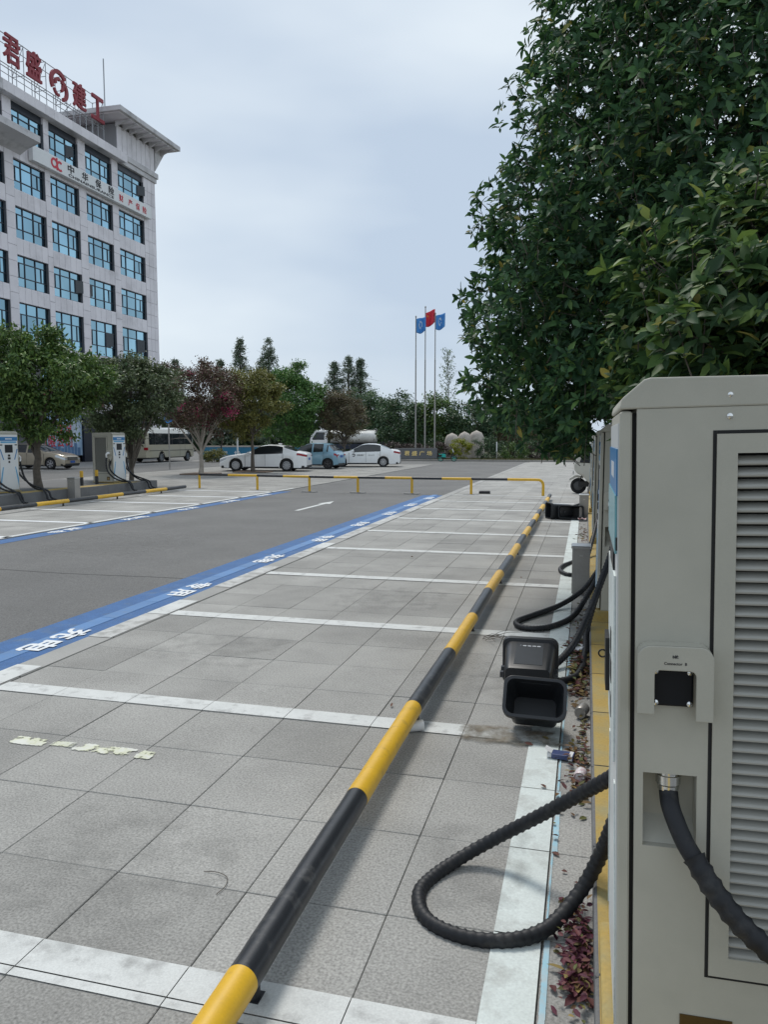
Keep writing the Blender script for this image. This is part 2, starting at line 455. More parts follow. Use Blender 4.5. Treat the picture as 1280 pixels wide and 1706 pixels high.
# a worn scrap of an older line, and dirt
def ragged(x0,x1,y0,y1,z,seed,n=14,amp=0.25):
    r = random.Random(seed); up=[]; dn=[]
    for i in range(n+1):
        x = x0+(x1-x0)*i/n; h=(y1-y0)
        up.append((x, y1 - h*amp*r.random())); dn.append((x, y0 + h*amp*r.random()))
    bb = MB()
    for i in range(n): bb.quad((*dn[i],z),(*dn[i+1],z),(*up[i+1],z),(*up[i],z))
    return bb
worn_mat('paint_old',(0.60,0.61,0.43),(0.64,0.64,0.58),12,.40,.45)
worn_mat('mud',(0.17,0.14,0.10),(0.27,0.25,0.21),7,.30,.62)
worn_mat('grime',(0.215,0.21,0.20),(0.28,0.275,0.26),6,.45,1.3)
def sheet(x0,x1,y0,y1,z): return MB().quad((x0,y0,z),(x1,y0,z),(x1,y1,z),(x0,y1,z))
sheet(-3.34,-3.0,3.68,3.82,0.0047).build('old_paint_scrap','paint_old',pav,fixn=False)
sheet(-2.90,-2.42,3.68,3.82,0.0047).build('old_paint_scrap','paint_old',pav,fixn=False)
sheet(-3.05,-2.84,3.71,3.81,0.0047).build('old_paint_scrap','paint_old',pav,fixn=False)
sheet(-2.46,-2.32,3.67,3.82,0.0047).build('old_paint_scrap','paint_old',pav,fixn=False)
sheet(-0.80,-0.05,4.38,4.72,0.008).build('mud_stain','mud',pav,fixn=False)
sheet(-0.95,-0.25,5.0,6.3,0.0085).build('grime_stain','grime',pav,fixn=False)
sheet(-3.9,-2.2,5.2,6.6,0.0085).build('grime_stain','grime',pav,fixn=False)
sheet(-2.6,-1.2,1.9,3.4,0.0085).build('grime_stain','grime',pav,fixn=False)
sheet(-4.1,-3.0,2.4,3.6,0.0085).build('grime_stain','grime',pav,fixn=False)
sheet(-3.0,-1.2,7.4,9.2,0.0085).build('grime_stain','grime',pav,fixn=False)
sheet(-0.7,-0.1,2.6,3.6,0.0085).build('grime_stain','grime',pav,fixn=False)
sheet(-9.5,-6.0,9.5,14,-0.0125).build('grime_stain','grime',None,fixn=False,kind='structure')

# blue charging strips with white lettering (two lanes of paint on asphalt, a smoother painted kerb band between)
def blue_strip(x0, x1, y0, y1, first, pitch, txts, right, up, xc, size, k0=0):
    base = MB().quad((x0,y0,-0.016),(x1,y0,-0.016),(x1,y1,-0.016),(x0,y1,-0.016)).build('road_marking','paint_blue', kind='structure')
    return base
bs = blue_strip(-5.03,-4.355,-2,24.1,0,0,None,None,None,0,0)
bk = MB()
for k in range(31):
    y=-0.5+0.8*k; bk=MB().cbox(-4.745,-4.575,y+.003,y+.797,-0.016,-0.011,0.002); bk.build('kerb_stone','paint_blue_smooth',bs)
for k in range(8):
    y = 5.82 + 2.43*k
    s = '充电' if k%2==0 else '专用'
    for ci, ch in enumerate(s):
        text(ch, 0.4, 0.001, 'paint_white_fresh', basis((-4.585, y+(0.215 if ci==0 else -0.215), -0.0085), (0,-1,0), (1,0,0)), 'lettering', bs, bold=0.012, fit=(0.37,0.27))
# left strip
bl = MB().quad((-10.12,-2,-0.016),(-9.74,-2,-0.016),(-9.74,24.6,-0.016),(-10.12,24.6,-0.016)).build('road_marking','paint_blue', kind='structure')
for k in range(6):
    y = 10.55 + 2.43*k
    s = '充电' if k%2==0 else '专用'
    for ci, ch in enumerate(s):
        text(ch, 0.4, 0.001, 'paint_white_fresh', basis((-9.93, y+(-0.24 if ci==0 else 0.24), -0.0115), (0,1,0), (-1,0,0)), 'lettering', bl, bold=0.012, fit=(0.42,0.27))
# lane arrow
m = MB(); z=-0.0155
m.quad((-7.10,18.1,z),(-6.98,18.1,z),(-6.98,20.2,z),(-7.10,20.2,z)); m.add([(-7.22,20.2,z),(-6.86,20.2,z),(-7.04,21.1,z)],[(0,1,2)])
m.build('road_marking','paint_white',fixn=False,kind='structure')
# tar joint across the lane
mat('tar',(0.05,0.05,0.05),rough=0.8,var=0.1)
m = MB(); prev=None
for i in range(31):
    x=-9.7+4.7*i/30; y=8.86+0.03*math.sin(x*2.1)+RNG.uniform(-.006,.006)
    if prev: m.quad((prev[0],prev[1]-.007,-.0155),(x,y-.007,-.0155),(x,y+.007,-.0155),(prev[0],prev[1]+.007,-.0155))
    prev=(x,y)
m.build('road_joint','tar',fixn=False,kind='structure')

# left paving
pl = MB().quad((-22.6,-6,-0.016),(-10.12,-6,-0.016),(-10.12,52,-0.016),(-22.6,52,-0.016)).build('pavement','joint', kind='structure')
cl = []
for i in range(21):
    for j in range(95):
        x1=-10.12-0.594*i; x0=x1-0.594; y0=-5.5+0.605*j; y1=y0+0.605
        if y1>52: continue
        cl.append((x0,x1,y0,y1))
rest=[]; nobj=0
SL2 = MB().cbox(-0.297+GAP,0.297-GAP,-0.3025+GAP,0.3025-GAP,-0.0155,0,0.0025).mesh('slab','slab_stone')
for c in cl:
    if c[0]>-15.2 and 10<c[2]<26.3 and nobj<250 and c[2]*0.97 > -c[1]*0.93-1.0:
        o=link('slab',SL2,pl,((c[0]+c[1])/2,(c[2]+c[3])/2,RNG.uniform(-.0018,.0018))); nobj+=1
    else: rest.append(c)
slab_stuff('far_slabs',pl,rest)
YLL=[9.25+2.45*k for k in range(7)]
for y in YLL:
    m=MB(); xs=[-10.12-0.594*i for i in range(7)]
    stall_line(pl,xs,y,lw=0.085,material='paint_white_fresh',ylist=[])
m=MB().quad((-10.26,4,0.0045),(-10.135,4,0.0045),(-10.135,26,0.0045),(-10.26,26,0.0045)); m.build('edge_line','paint_white',pl,fixn=False)
# pale forecourt in front of the building and behind the lane
mat('forecourt',(0.26,0.255,0.245),rough=0.9,var=0.12,scale=0.6,grain=0.15,gscale=40)
MB().quad((-44,20,-0.014),(-29.6,20,-0.014),(-29.6,58,-0.014),(-44,58,-0.014)).build('pavement','forecourt',kind='structure')
# planting pits round the two trees beyond the rail
for (x,y,w,d) in ((-18.7,35.0,1.5,1.6),(-17.12,37.75,1.9,1.0)):
    p=MB(); p.box(x-w/2,x+w/2,y-d/2,y+d/2,-0.01,0.05); p.build('tree_pit','soil',kind='structure')
mat('stone_edge',(0.30,0.285,0.26),rough=0.85,var=0.15,scale=3)
# far kerb and grass bed
m=MB(); fk=link('kerb',None,None); fk['kind']='structure'
KF=MB().cbox(-0.49,0.49,-0.075,0.075,-0.02,0.13,0.012).mesh('kerb_stone','stone_edge')
for k in range(28): link('kerb_stone',KF,fk,(-17.5+1.0*k,60.0,0))
MB().quad((-14.2,60.08,0.06),(14,60.08,0.06),(14,110,0.06),(-14.2,110,0.06)).build('lawn','earth',kind='structure')

# ------------------------------------------------------------------ charging islands
isl = MB(); isl.box(0.30,5.0,-8,27.0,-0.05,0.125); isl=isl.build('kerb_island','concrete_grey',kind='structure')
for k in range(44):
    y=-8+0.795*k
    kb=MB().cbox(0.066,0.62,y+.002,y+.793,-0.018,0.14,0.008); 
    o=kb.build('kerb_stone',['concrete_grey'],isl)
    # paint skin on top of each stone
    MB().quad((0.078,y+.006,0.1425),(0.61,y+.006,0.1425),(0.61,y+.789,0.1425),(0.078,y+.789,0.1425)).build('paint_coat','kerb_yellow',o,fixn=False)
ill = MB().box(-19.2,-15.55,2,24.9,-0.05,0.262).build('kerb_island','concrete_grey',kind='structure')
for k in range(23):
    y=2+0.995*k
    o=MB().cbox(-15.56,-15.06,y+.002,y+.993,-0.018,0.28,0.01).build('kerb_stone',['concrete_grey'],ill)
    if k not in (14,15,22): MB().quad((-15.55,y+.006,0.2825),(-15.075,y+.006,0.2825),(-15.075,y+.989,0.2825),(-15.55,y+.989,0.2825)).build('paint_coat','kerb_yellow',o,fixn=False)

# ------------------------------------------------------------------ office building
mat('cladding',(0.80,0.765,0.80),rough=0.55,var=0.08,scale=0.8,objr=0.05,island=0.05,col2=(0.58,0.55,0.575),mixlo=0.5,mixhi=0.8,mscale=0.7)
mat('cladding_joint',(0.17,0.16,0.17),rough=0.9,var=0.1)
mat('cornice',(0.60,0.585,0.60),rough=0.6,var=0.10,scale=0.7,col2=(0.30,0.29,0.29),mixlo=0.5,mixhi=0.75,mscale=0.9)
mat('cornice_dark',(0.24,0.24,0.25),rough=0.7,var=0.1,scale=0.7)
mat('window_frame',(0.028,0.035,0.05),rough=0.45,var=0.1)
mat('jamb_grey',(0.10,0.105,0.12),rough=0.6,var=0.1)
mat('tinted_glass',(0.25,0.425,0.53),rough=0.05,metal=1.0,var=0.2,scale=0.35,objr=0.22)
mat('dark_glass_and_room',(0.035,0.045,0.055),rough=0.08,var=0.2,spec=0.6)
mat('sign_panel',(0.80,0.81,0.82),rough=0.5,var=0.04)
mat('sign_red',(0.62,0.03,0.055),rough=0.5,var=0.05)
mat('roof_red',(0.30,0.045,0.06),rough=0.6,var=0.12,scale=2)
mat('sign_black',(0.02,0.02,0.025),rough=0.5,var=0)
mat('galvanised',(0.33,0.34,0.36),rough=0.5,metal=0.4,var=0.1)
FX=-37.7
bld = thing('office_building','tall pale stone-clad office building with blue glass windows behind the parked minibus','building',(FX,0,0))
core=MB(); core.box(-24,-0.30,20,63.0,0,24.3); core.build('wall','cladding_joint',bld)
wall=[c for c in bld.children if c.name.startswith('wall')][0]
BAYS=[(33.45,36.65),(37.45,40.65),(41.45,44.65),(45.5,48.63),(49.2,52.45),(53.35,56.75),(57.6,61.38)]
FLO=[(22.0,23.82),(18.57,20.58),(15.35,17.45),(12.12,14.23),(8.35,11.05),(4.6,7.4)]
PMESH={}
def panel(w,h,d,parent,x,y,z):
    key=(round(w,2),round(h,2),round(d,2))
    if key not in PMESH:
        g_=0.014
        PMESH[key]=MB().box(-d,0,-key[0]/2+g_,key[0]/2-g_,-key[1]/2+g_,key[1]/2-g_).mesh('panel','cladding')
    link('panel',PMESH[key],parent,(x,y,z))
npan=0; stuffp=MB()
def addpanel(w,h,d,x,y,z,obj):
    global npan
    if obj and npan<300: panel(w,h,d,wall,x,y,z); npan+=1
    else: stuffp.box(x-d,x,y-w/2+.014,y+w/2-.014,z-h/2+.014,z+h/2-.014)
# spandrels
bands=[(20.58,22.0)]+[(17.45,18.57),(14.23,15.35),(11.05,12.12),(7.4,8.35),(3.6,4.6)]
for bi,(a,c) in enumerate(BAYS):
    for (z0,z1) in bands:
        n=5; w=(c-a)/n
        vis=a>44 and z0>8
        for q in range(n): addpanel(w,z1-z0,0.30,0.0,a+w*(q+.5),(z0+z1)/2,vis)
# piers
ed=[20.0]+[e for ba in BAYS for e in ba]+[63.25]
for q in range(0,len(ed),2):
    a,c=ed[q],ed[q+1]
    nz=16; hz=(24.3-7.4)/nz; nc=1 if c-a<1.3 else max(1,round((c-a)/0.65))
    for i in range(nc):
        w=(c-a)/nc
        for k in range(nz):
            addpanel(w,hz,0.34,0.012,a+w*(i+.5),7.4+hz*(k+.5),a>44)
        for k in range(6): addpanel(w,7.4/6,0.34,0.05,a+w*(i+.5),7.4/6*(k+.5),False)
stuffp.build('far_panels','cladding',wall,kind='stuff',fixn=False)
# windows
PANE={}
def window(a,c,z0,z1,openq=None):
    w=c-a; h=z1-z0
    fr=MB(); t=0.05
    fr.box(-0.27,-0.18,a,c,z0,z0+t); fr.box(-0.27,-0.18,a,c,z1-t,z1); fr.box(-0.27,-0.18,a,a+t,z0+t,z1-t); fr.box(-0.27,-0.18,c-t,c,z0+t,z1-t)
    xs=[a,a+w*.29,a+w*.63,c]
    zs=[z0,z0+h*.31,z0+h*.77,z1] if h<2.5 else [z0,z0+h*.30,z0+h*.72,z1]
    for x in xs[1:3]: fr.box(-0.27,-0.17,x-.03,x+.03,z0+t,z1-t)
    for z in zs[1:3]: fr.box(-0.268,-0.172,a+t,c-t,z-.03,z+.03)
    subs=[(xs[0]+xs[1])/2-.1,(xs[2]+xs[3])/2]
    for x in subs: fr.box(-0.266,-0.174,x-.025,x+.025,zs[1],zs[2])
    wo=fr.build('window','window_frame',bld)
    for r in range(3):
        cx=list(xs)
        if r==1: cx=[xs[0],subs[0],xs[1],xs[2],subs[1],xs[3]]
        for q,(p0,p1) in enumerate(zip(cx,cx[1:])):
            if r==1 and openq==q:
                # casement standing open; a dark sheet paints the unlit room behind
                oo=MB().box(-0.01,0.01,0,p1-p0-.05,zs[1]+.03,zs[2]-.03).build('pane','dark_glass_and_room',wo,loc=(-0.17,p0+.03,0)); oo.rotation_euler=(0,0,R(-38))
                MB().box(-0.262,-0.25,p0,p1,zs[1],zs[2]).build('pane','dark_glass_and_room',wo)
                continue
            key=(round(p1-p0,2),round(zs[r+1]-zs[r],2))
            if key not in PANE: PANE[key]=MB().box(-.006,.006,-key[0]/2,key[0]/2,-key[1]/2,key[1]/2).mesh('pane','tinted_glass')
            o=link('pane',PANE[key],wo,(-0.225,(p0+p1)/2,(zs[r]+zs[r+1])/2)); o.rotation_euler=(0,RNG.uniform(-.012,.012),RNG.uniform(-.02,.02))
OPEN={(4,0):3,(6,0):4,(4,3):4,(5,3):0,(5,4):3,(6,4):3}
for bi,(a,c) in enumerate(BAYS):
    if c<43: continue
    for fi,(z0,z1) in enumerate(FLO):
        if fi==5 and bi<3: continue
        window(a,c,z0,z1,OPEN.get((bi,fi)))
    MB().box(-0.27,-0.14,a,c,23.82,24.3).build('window_head','window_frame',bld)
    for (z0,z1) in FLO[:5]: MB().box(-0.28,-0.012,c-0.05,c-0.002,z0,z1).build('jamb','jamb_grey',bld)
# parapet with projecting cornice
pc=MB(); pc.box(-0.3,0.55,20,58.0,24.3,25.02); pc.build('parapet','cornice',bld,bevel=0.03)
for k in range(14):
    y=44.2+1.0*k; MB().box(0.55,0.575,y,y+0.985,24.33,24.99).build('coping_panel','cladding',[c for c in bld.children if c.name=='parapet'][0])
MB().box(-0.3,0.12,58.0,63.4,24.3,24.7).box(-0.3,0.22,58.0,63.55,24.7,25.15).build('band_course','cornice',bld,bevel=0.03)
tw=MB(); tw.box(-9,-0.02,57.6,63.35,25.15,27.3); tw.build('roof_block','cornice_dark',bld)
rb=[c for c in bld.children if c.name=='roof_block'][0]
for k in range(8): addp=panel(0.68,2.0,0.06,rb,0.05,57.95+0.7*k,26.2)
ev=MB(); ev.box(-9,1.55,55.9,65.2,27.55,27.95); ev.build('eave_slab','cornice',bld,bevel=0.04)
eo=[c for c in bld.children if c.name=='eave_slab'][0]
soff=MB(); soff.box(-9,1.3,56.1,65.0,27.47,27.55); soff.build('soffit','cladding',eo)
for k in range(8):
    y=57.4+0.98*k
    MB().prism([(0.05,27.0),(0.05,27.47),(1.40,27.47),(1.40,27.36),(0.7,27.25)],y,y+0.16,'y').build('bracket','cornice',eo)
    
MB().prism([(63.36,25.4),(63.36,27.465),(65.05,27.465)],-9.0,0.04,'x').build('flared_end','cornice',eo)
MB().cyl((-3.0,60.6,27.95),(-3.0,60.6,34.0),0.05,8).build('lightning_rod','galvanised',bld)
# projecting slab at the left
pr=MB(); pr.prism([(-0.3,20.75),(0.6,21.25),(1.65,21.55),(1.65,21.98),(-0.3,22.25)],20,46.2,'y'); pr.build('canopy_slab','cornice',bld)
# insurance sign band
sb=thing('insurance_sign','long white insurance sign band with black and red lettering below the top windows','sign',(FX,0,0))
MB().box(0.05,0.42,46.95,61.95,20.83,21.86).build('panel','sign_panel',sb,bevel=0.02)
bsgn=lambda y,z: basis((0.425,y,z),(0,1,0),(0,0,1))
for ch,y in zip('中华保险',(51.0,52.65,54.3,56.0)): text(ch,0.6,0.02,'sign_black',bsgn(y,21.50),'lettering',sb,bold=0.01,fit=(0.72,0.60))
text('CHINAINSURANCE',0.3,0.02,'sign_black',bsgn(53.5,21.03),'lettering',sb,bold=0.002,fit=(5.6,0.2))
for ch,y in zip('财产保险',(57.35,58.65,59.75,60.8)): text(ch,0.6,0.02,'sign_red',bsgn(y,21.30),'lettering',sb,bold=0.004,fit=(0.58,0.55))
lg=MB()
def arc(mb,cy,cz,r,a0,a1,t,x0,x1,n=14):
    for i in range(n):
        p=[]
        for a in (a0+(a1-a0)*i/n, a0+(a1-a0)*(i+1)/n): p.append((cy+r*math.cos(R(a)),cz+r*math.sin(R(a)),cy+(r-t)*math.cos(R(a)),cz+(r-t)*math.sin(R(a))))
        mb.prism([(p[0][0],p[0][1]),(p[1][0],p[1][1]),(p[1][2],p[1][3]),(p[0][2],p[0][3])],x0,x1,'x')
arc(lg,49.15,21.36,0.36,20,340,0.15,0.425,0.45); arc(lg,49.75,21.30,0.36,50,310,0.15,0.425,0.45); lg.box(0.426,0.452,49.37,49.5,20.95,21.78)
lg.build('emblem','sign_red',sb,fixn=False)
# rooftop letters on a steel frame
rs=thing('rooftop_sign','red steel rooftop characters and swirl emblem on a pipe frame above the parapet','sign',(FX,0,25.0))
fr=MB()
for zz in (1.25,1.45,3.35): fr.tube([(-0.15,42.5,zz),(-0.15,56.2,zz)],0.03,6)
for zz in (0.15,1.45,3.35): fr.tube([(-1.1,42.5,zz),(-1.1,56.2,zz)],0.025,6)
for k in range(19):
    y=42.6+0.75*k
    fr.tube([(-0.15,y,0.0),(-0.15,y,3.4 if k%3==0 else 1.45)],0.028,6)
    if k%3==0:
        fr.tube([(-1.1,y,0),(-1.1,y,3.4)],0.03,6)
        for zz in (0.3,1.45,2.4,3.38): fr.tube([(-0.15,y,zz),(-1.1,y,zz)],0.022,6)
        fr.tube([(-0.15,y,3.3),(-1.1,y,1.5)],0.02,6)
fr.tube([(-0.1,50.6,0.0),(-0.1,52.0,1.6)],0.03,6)
fr.build('frame','galvanised',rs)
for ch,y0,y1 in (('君',45.05,46.5),('盛',47.2,48.6),('建',52.15,53.6),('工',54.4,55.85)):
    text(ch,1.8,0.16,'roof_red',basis((-0.05,(y0+y1)/2,2.45),(0,1,0),(0,0,1)),'letter',rs,bold=0.028,fit=(y1-y0+0.1,1.85))
lg=MB()
arc(lg,50.5,2.35,0.95,35,215,0.28,-0.05,0.12); arc(lg,50.75,2.0,0.75,-75,85,0.26,-0.05,0.12); arc(lg,50.45,2.35,0.42,60,200,0.2,-0.05,0.12)
arc(lg,50.4,1.95,0.5,190,285,0.16,-0.05,0.12,8); arc(lg,50.55,2.3,0.5,-60,20,0.18,-0.05,0.12,8)
lg.build('emblem','roof_red',rs,fixn=False)
# street level: banner, dark entrance, red fascia, dark low block
bn=thing('wall_banner','blue and white wall banner with red lettering behind the beige car','banner',(FX+0.25,0,0))
mat('banner_blue',(0.30,0.44,0.60),rough=0.6,var=0.25,scale=0.7,col2=(0.62,0.68,0.75),mixlo=0.4,mixhi=0.6,mscale=0.5)
mat('banner_low',(0.10,0.20,0.36),rough=0.6,var=0.3,scale=1.2)
MB().box(0,0.06,44.6,51.3,0.5,3.95).build('cloth','banner_blue',bn)
for k in range(16):
    y=45+0.38*k; h=0.5+0.55*abs(math.sin(k*1.9)); MB().box(0.06,0.07,y,y+0.33,0.52,0.6+h*0.8).build('print','banner_low',bn)
for i,line in enumerate(('君盛建设','有限公司')):
    for q,ch in enumerate(line):
        text(ch,0.7,0.01,'sign_red',basis((0.075,46.9+0.93*q,2.55-1.0*i),(0,1,0),(0,0,1)),'lettering',bn,bold=0.008,fit=(0.78,0.82))
en=thing('entrance_block','entrance recess painted as dark block, red fascia, between the banner and the charging post','entrance',(FX+0.2,0,0))
mat('entrance_shade',(0.012,0.016,0.03),rough=0.5,var=0.2)
mat('fascia_red',(0.17,0.02,0.03),rough=0.6,var=0.2)
MB().box(0,0.25,51.35,60.5,0,3.6).build('opening','entrance_shade',en)  # solid near-black block, the shade of the recess put into its colour
MB().box(0,0.35,54.6,55.0,0,3.5).build('column','banner_low',en)
MB().box(0.0,0.9,43.5,53.0,4.0,5.2).build('fascia','fascia_red',en)
MB().box(0.9,0.95,49.5,53.0,3.98,4.08).build('light_strip','white_plastic',en)
mat('canopy_grey',(0.10,0.10,0.105),rough=0.7,var=0.15)
MB().box(0,2.2,36,44.5,0,6.6).build('side_block','canopy_grey',en)
MB().box(0,0.9,53.4,63.2,5.2,8.0).build('canopy','canopy_grey',en)
fr=MB(); fr.tube([(0.9,55.0,8.2),(3.2,57.6,6.9)],0.06,6); fr.tube([(0.9,55.0,8.2),(0.9,57.5,6.8)],0.04,6); fr.tube([(3.2,57.6,6.9),(0.9,60,6.8)],0.06,6); fr.build('strut','window_frame',en)
st=thing('entrance_step','low grey stone step block in front of the dark entrance','step',(-34.6,50.3,0))
for k in range(4): MB().cbox(-0.3,0.3,-0.6+1.22*k,0.6+1.22*k,0,0.55,0.02).build('stone','stone_edge',st)
# ------------------------------------------------------------------ charging cabinets
mat('seam',(0.012,0.012,0.012),rough=0.8,var=0)
mat('screen',(0.008,0.010,0.014),rough=0.4,var=0,spec=0.25)
mat('screen_film',(0.16,0.38,0.42),rough=0.3,var=0.08,scale=5)
mat('plate_brass',(0.085,0.05,0.015),rough=0.4,metal=0.3,var=0.2,scale=30)
mat('gold_print',(0.32,0.22,0.07),rough=0.45,var=0.2,scale=60)
mat('louvre',(0.37,0.362,0.325),rough=0.5,var=0.03,scale=2.0)
CH=1.69; CD=0.80; CW=0.66        # height, depth, width of a cabinet
def screw_mesh():
    m=MB(); m.lathe([(0.0065,0),(0.0065,0.0022),(0.004,0.0048),(0.0,0.0055)],12)
    return m.mesh('screw','chrome',smooth=40)
SCREW=screw_mesh()
def charger(name,label,loc,group,rz=0.0,near=False,guns=(True,True),base=0.10):
    """local frame: x=0 front, +x back; y=0 and y=CW the two sides; z=0 underside of the cabinet"""
    t=thing(name,label,'charging cabinet',loc,rz,group)
    H1=CH
    # plinth
    MB().cbox(-0.03,CD+.02,-0.03,CW+.03,-base,-0.0005,0.006).build('plinth',['kerb_yellow'],t)
    # body without skins: four walls so that the vents and recesses are real openings
    body=MB()
    vz0,vz1=0.333,1.517; vx0,vx1=0.250,0.70                # louvre opening
    rx0,rx1,rz0,rz1=0.057,0.176,0.588,0.768                # cable recess
    x0,x1=0.037,CD
    for s,y in ((1,0.0),(-1,CW)):
        yi=y+s*0.02
        ya,yb=min(y,yi),max(y,yi)
        # side wall cut round the recess and the louvre opening
        body.box(x0,rx0,ya,yb,0,H1-.07); body.box(rx0,rx1,ya,yb,0,rz0); body.box(rx0,rx1,ya,yb,rz1,H1-.07)
        body.box(rx1,vx0,ya,yb,0,H1-.07); body.box(vx0,vx1,ya,yb,0,vz0); body.box(vx0,vx1,ya,yb,vz1,H1-.07); body.box(vx1,x1,ya,yb,0,H1-.07)
    body.box(x0,x0+.02,0.02,CW-.02,0,H1-.07); body.box(x1-.02,x1,0.02,CW-.02,0,H1-.07)
    body.build('body','cabinet',t)
    MB().prism([(0.0,H1-.062),(0.004,H1-.045),(0.052,H1-.004),(0.066,H1),(CD-.02,H1-.012),(CD+.003,H1-.03),(CD+.003,H1-.0695),(0.0,H1-.0695)],-0.003,CW+.003,'y').build('roof_cap','cabinet',t,bevel=0.004)
    # front door
    door=MB().cbox(0.0,0.027,0.004,CW-.004,0.02,H1-.074,0.004).build('door','cabinet',t)
    MB().box(-0.003,0.0,0.03,CW-.03,0.05,H1-.10).build('front_skin','cabinet_front',door)
    MB().box(-0.006,-0.003,0.03,CW-.03,H1-.27,H1-.16).build('blue_band','cabinet_blue',door)
    lt=MB()
    for q_ in range(6): lt.box(-0.0068,-0.006,CW/2-.11+.038*q_,CW/2-.085+.038*q_,H1-.235,H1-.195)
    lt.build('lettering','white_plastic',door)
    MB().box(-0.006,-0.003,0.07,CW-.07,H1-.33,H1-.285).build('light_band','cabinet_blue_light',door)
    MB().box(-0.008,-0.003,0.20,CW-.20,H1-.60,H1-.38).build('screen','screen',door)
    for zz,w in ((H1-.68,.07),(H1-.76,.09),(H1-.86,.05)): MB().box(-0.01,-0.003,CW/2-w/2,CW/2+w/2,zz-.03,zz+.03).build('button','black',door)
    for s in (-1,1):
        c=CW/2
        def q(y): return c+s*(c-y)
        if not near: MB().prism([(q(0.03),H1-.50),(q(0.06),H1-.50),(q(0.16),H1-.80),(q(0.13),H1-.80)],-0.006,-0.003,'x').build('stripe','cabinet_blue',door)
        MB().prism([(q(0.11),H1-1.0),(q(0.14),H1-1.0),(q(0.03),0.10),(q(0.03),0.35)],-0.006,-0.003,'x').build('stripe','cabinet_blue_light' if not near else 'paint_pale',door)
        MB().box(-0.0065,-0.003,min(q(.04),q(.12)),max(q(.04),q(.12)),H1-.40,H1-.37).build('mark','black',door)
    # black gasket gap between door and body
    MB().box(0.0275,0.0365,0.02,CW-.02,0.02,H1-.08).build('gasket','seam',t)
    mid=MB(); mid.box(0.09,CD-.03,0.13,CW-.13,0.05,H1-.09).build('inner_cabinet','seam',t)
    for si,(s,y) in enumerate(((1,0.0),(-1,CW))):
        Y=lambda d: y+s*d             # d>0 goes inwards
        def bx(mb,xa,xb,d0,d1,za,zb): return mb.box(xa,xb,min(Y(d0),Y(d1)),max(Y(d0),Y(d1)),za,zb)
        # door leaf that carries the louvres: a raised frame, black strips painting the shadow gap around it
        vp=MB(); xa,xb,za,zb=0.207,0.765,0.285,1.560
        bx(vp,xa,vx0,-0.006,-0.0005,za,zb); bx(vp,vx1,xb,-0.006,-0.0005,za,zb); bx(vp,vx0,vx1,-0.006,-0.0005,za,vz0); bx(vp,vx0,vx1,-0.006,-0.0005,vz1,zb)
        vo=vp.build('vent_door','cabinet',t)
        sm=MB(); g=0.008
        bx(sm,xa-g,xa-.0004,-0.0012,0.003,za-g,zb+g); bx(sm,xa,xb,-0.0012,0.003,zb+.0004,zb+g); bx(sm,xa,xb,-0.0012,0.003,za-g,za-.0004); bx(sm,xb+.0004,xb+g,-0.0012,0.003,za-g,zb+g)
        sm.build('seam','seam',vo)
        nl=45; pit=(vz1-vz0)/nl
        if ('lv',s) not in PMESH:
            m=MB()
            prof=[(0.006,-0.003),(-0.001,0.0),(-0.002,0.005),(0.004,0.011),(0.034,0.026),(0.035,0.0235),(0.006,0.008),(0.002,0.003)]
            pts=[(s*a*.8,b_*.73) for a,b_ in prof]
            m.prism(pts,vx0+.0005,vx1-.0005,'x'); PMESH[('lv',s)]=m.mesh('louvre','louvre')
        for k in range(nl): link('louvre',PMESH[('lv',s)],vo,(0,y,vz0+pit*k+.001))
        bk=MB(); bx(bk,vx0,vx1,0.06,0.07,vz0,vz1); bk.build('filter','seam',vo)  # black sheet paints the dark inside seen between the louvres
        # recess
        rc=MB(); d=0.075
        def Q(x,dd,z): return (x,Y(dd),z)
        rc.quad(Q(rx0,0.0205,rz0),Q(rx1,0.0205,rz0),Q(rx1,d,rz0+.05),Q(rx0,d,rz0+.05)); rc.quad(Q(rx0,d,rz0+.05),Q(rx1,d,rz0+.05),Q(rx1,d,rz1),Q(rx0,d,rz1))
        rc.quad(Q(rx0,0.0205,rz1),Q(rx1,0.0205,rz1),Q(rx1,d,rz1),Q(rx0,d,rz1))
        for x in (rx0,rx1): rc.add([Q(x,0.0205,rz0),Q(x,d,rz0+.05),Q(x,d,rz1),Q(x,0.0205,rz1)],[(0,1,2,3)])
        ro=rc.build('recess','cabinet',t)
        gx=(rx0+rx1)/2; gy=Y(0.038)
        gl=MB(); gl.lathe([(0.0,rz1+.0),(0.024,rz1-.0),(0.024,rz1-.012),(0.0285,rz1-.013),(0.0285,rz1-.034),(0.025,rz1-.038),(0.0245,rz1-.05),(0.0,rz1-.05)],12,(gx,gy,0))
        gl.build('gland','chrome',ro,smooth=35)
        # connector holster: an arch of sheet steel over a black socket plate
        br=MB(); a0,a1=0.040,0.203; w=a1-a0; cx=(a0+a1)/2
        outer=[(a0,0.925)]+[(a0+.03-.03*math.cos(R(u)),1.055+.03*math.sin(R(u))) for u in range(0,91,15)]+[(a1-.03+.03*math.sin(R(u)),1.055+.03*math.cos(R(u))) for u in range(0,91,15)]+[(a1,0.914)]
        inner=[(a1-.037,0.914)]+[(a1-.037-.012+.012*math.cos(R(u)),1.017+.012*math.sin(R(u))) for u in range(0,91,30)]+[(a0+.037+.012-.012*math.sin(R(u)),1.017+.012*math.cos(R(u))) for u in range(0,91,30)]+[(a0+.037,0.925)]
        # split the arch into three convex-ish plates: legs and crown share the outline
        n_o=len(outer); 
        ya,yb=min(Y(-.052),Y(-.045)),max(Y(-.052),Y(-.045))
        br.prism(outer+inner,ya,yb,'y')
        ro2=[(p[0],p[1]) for p in outer]
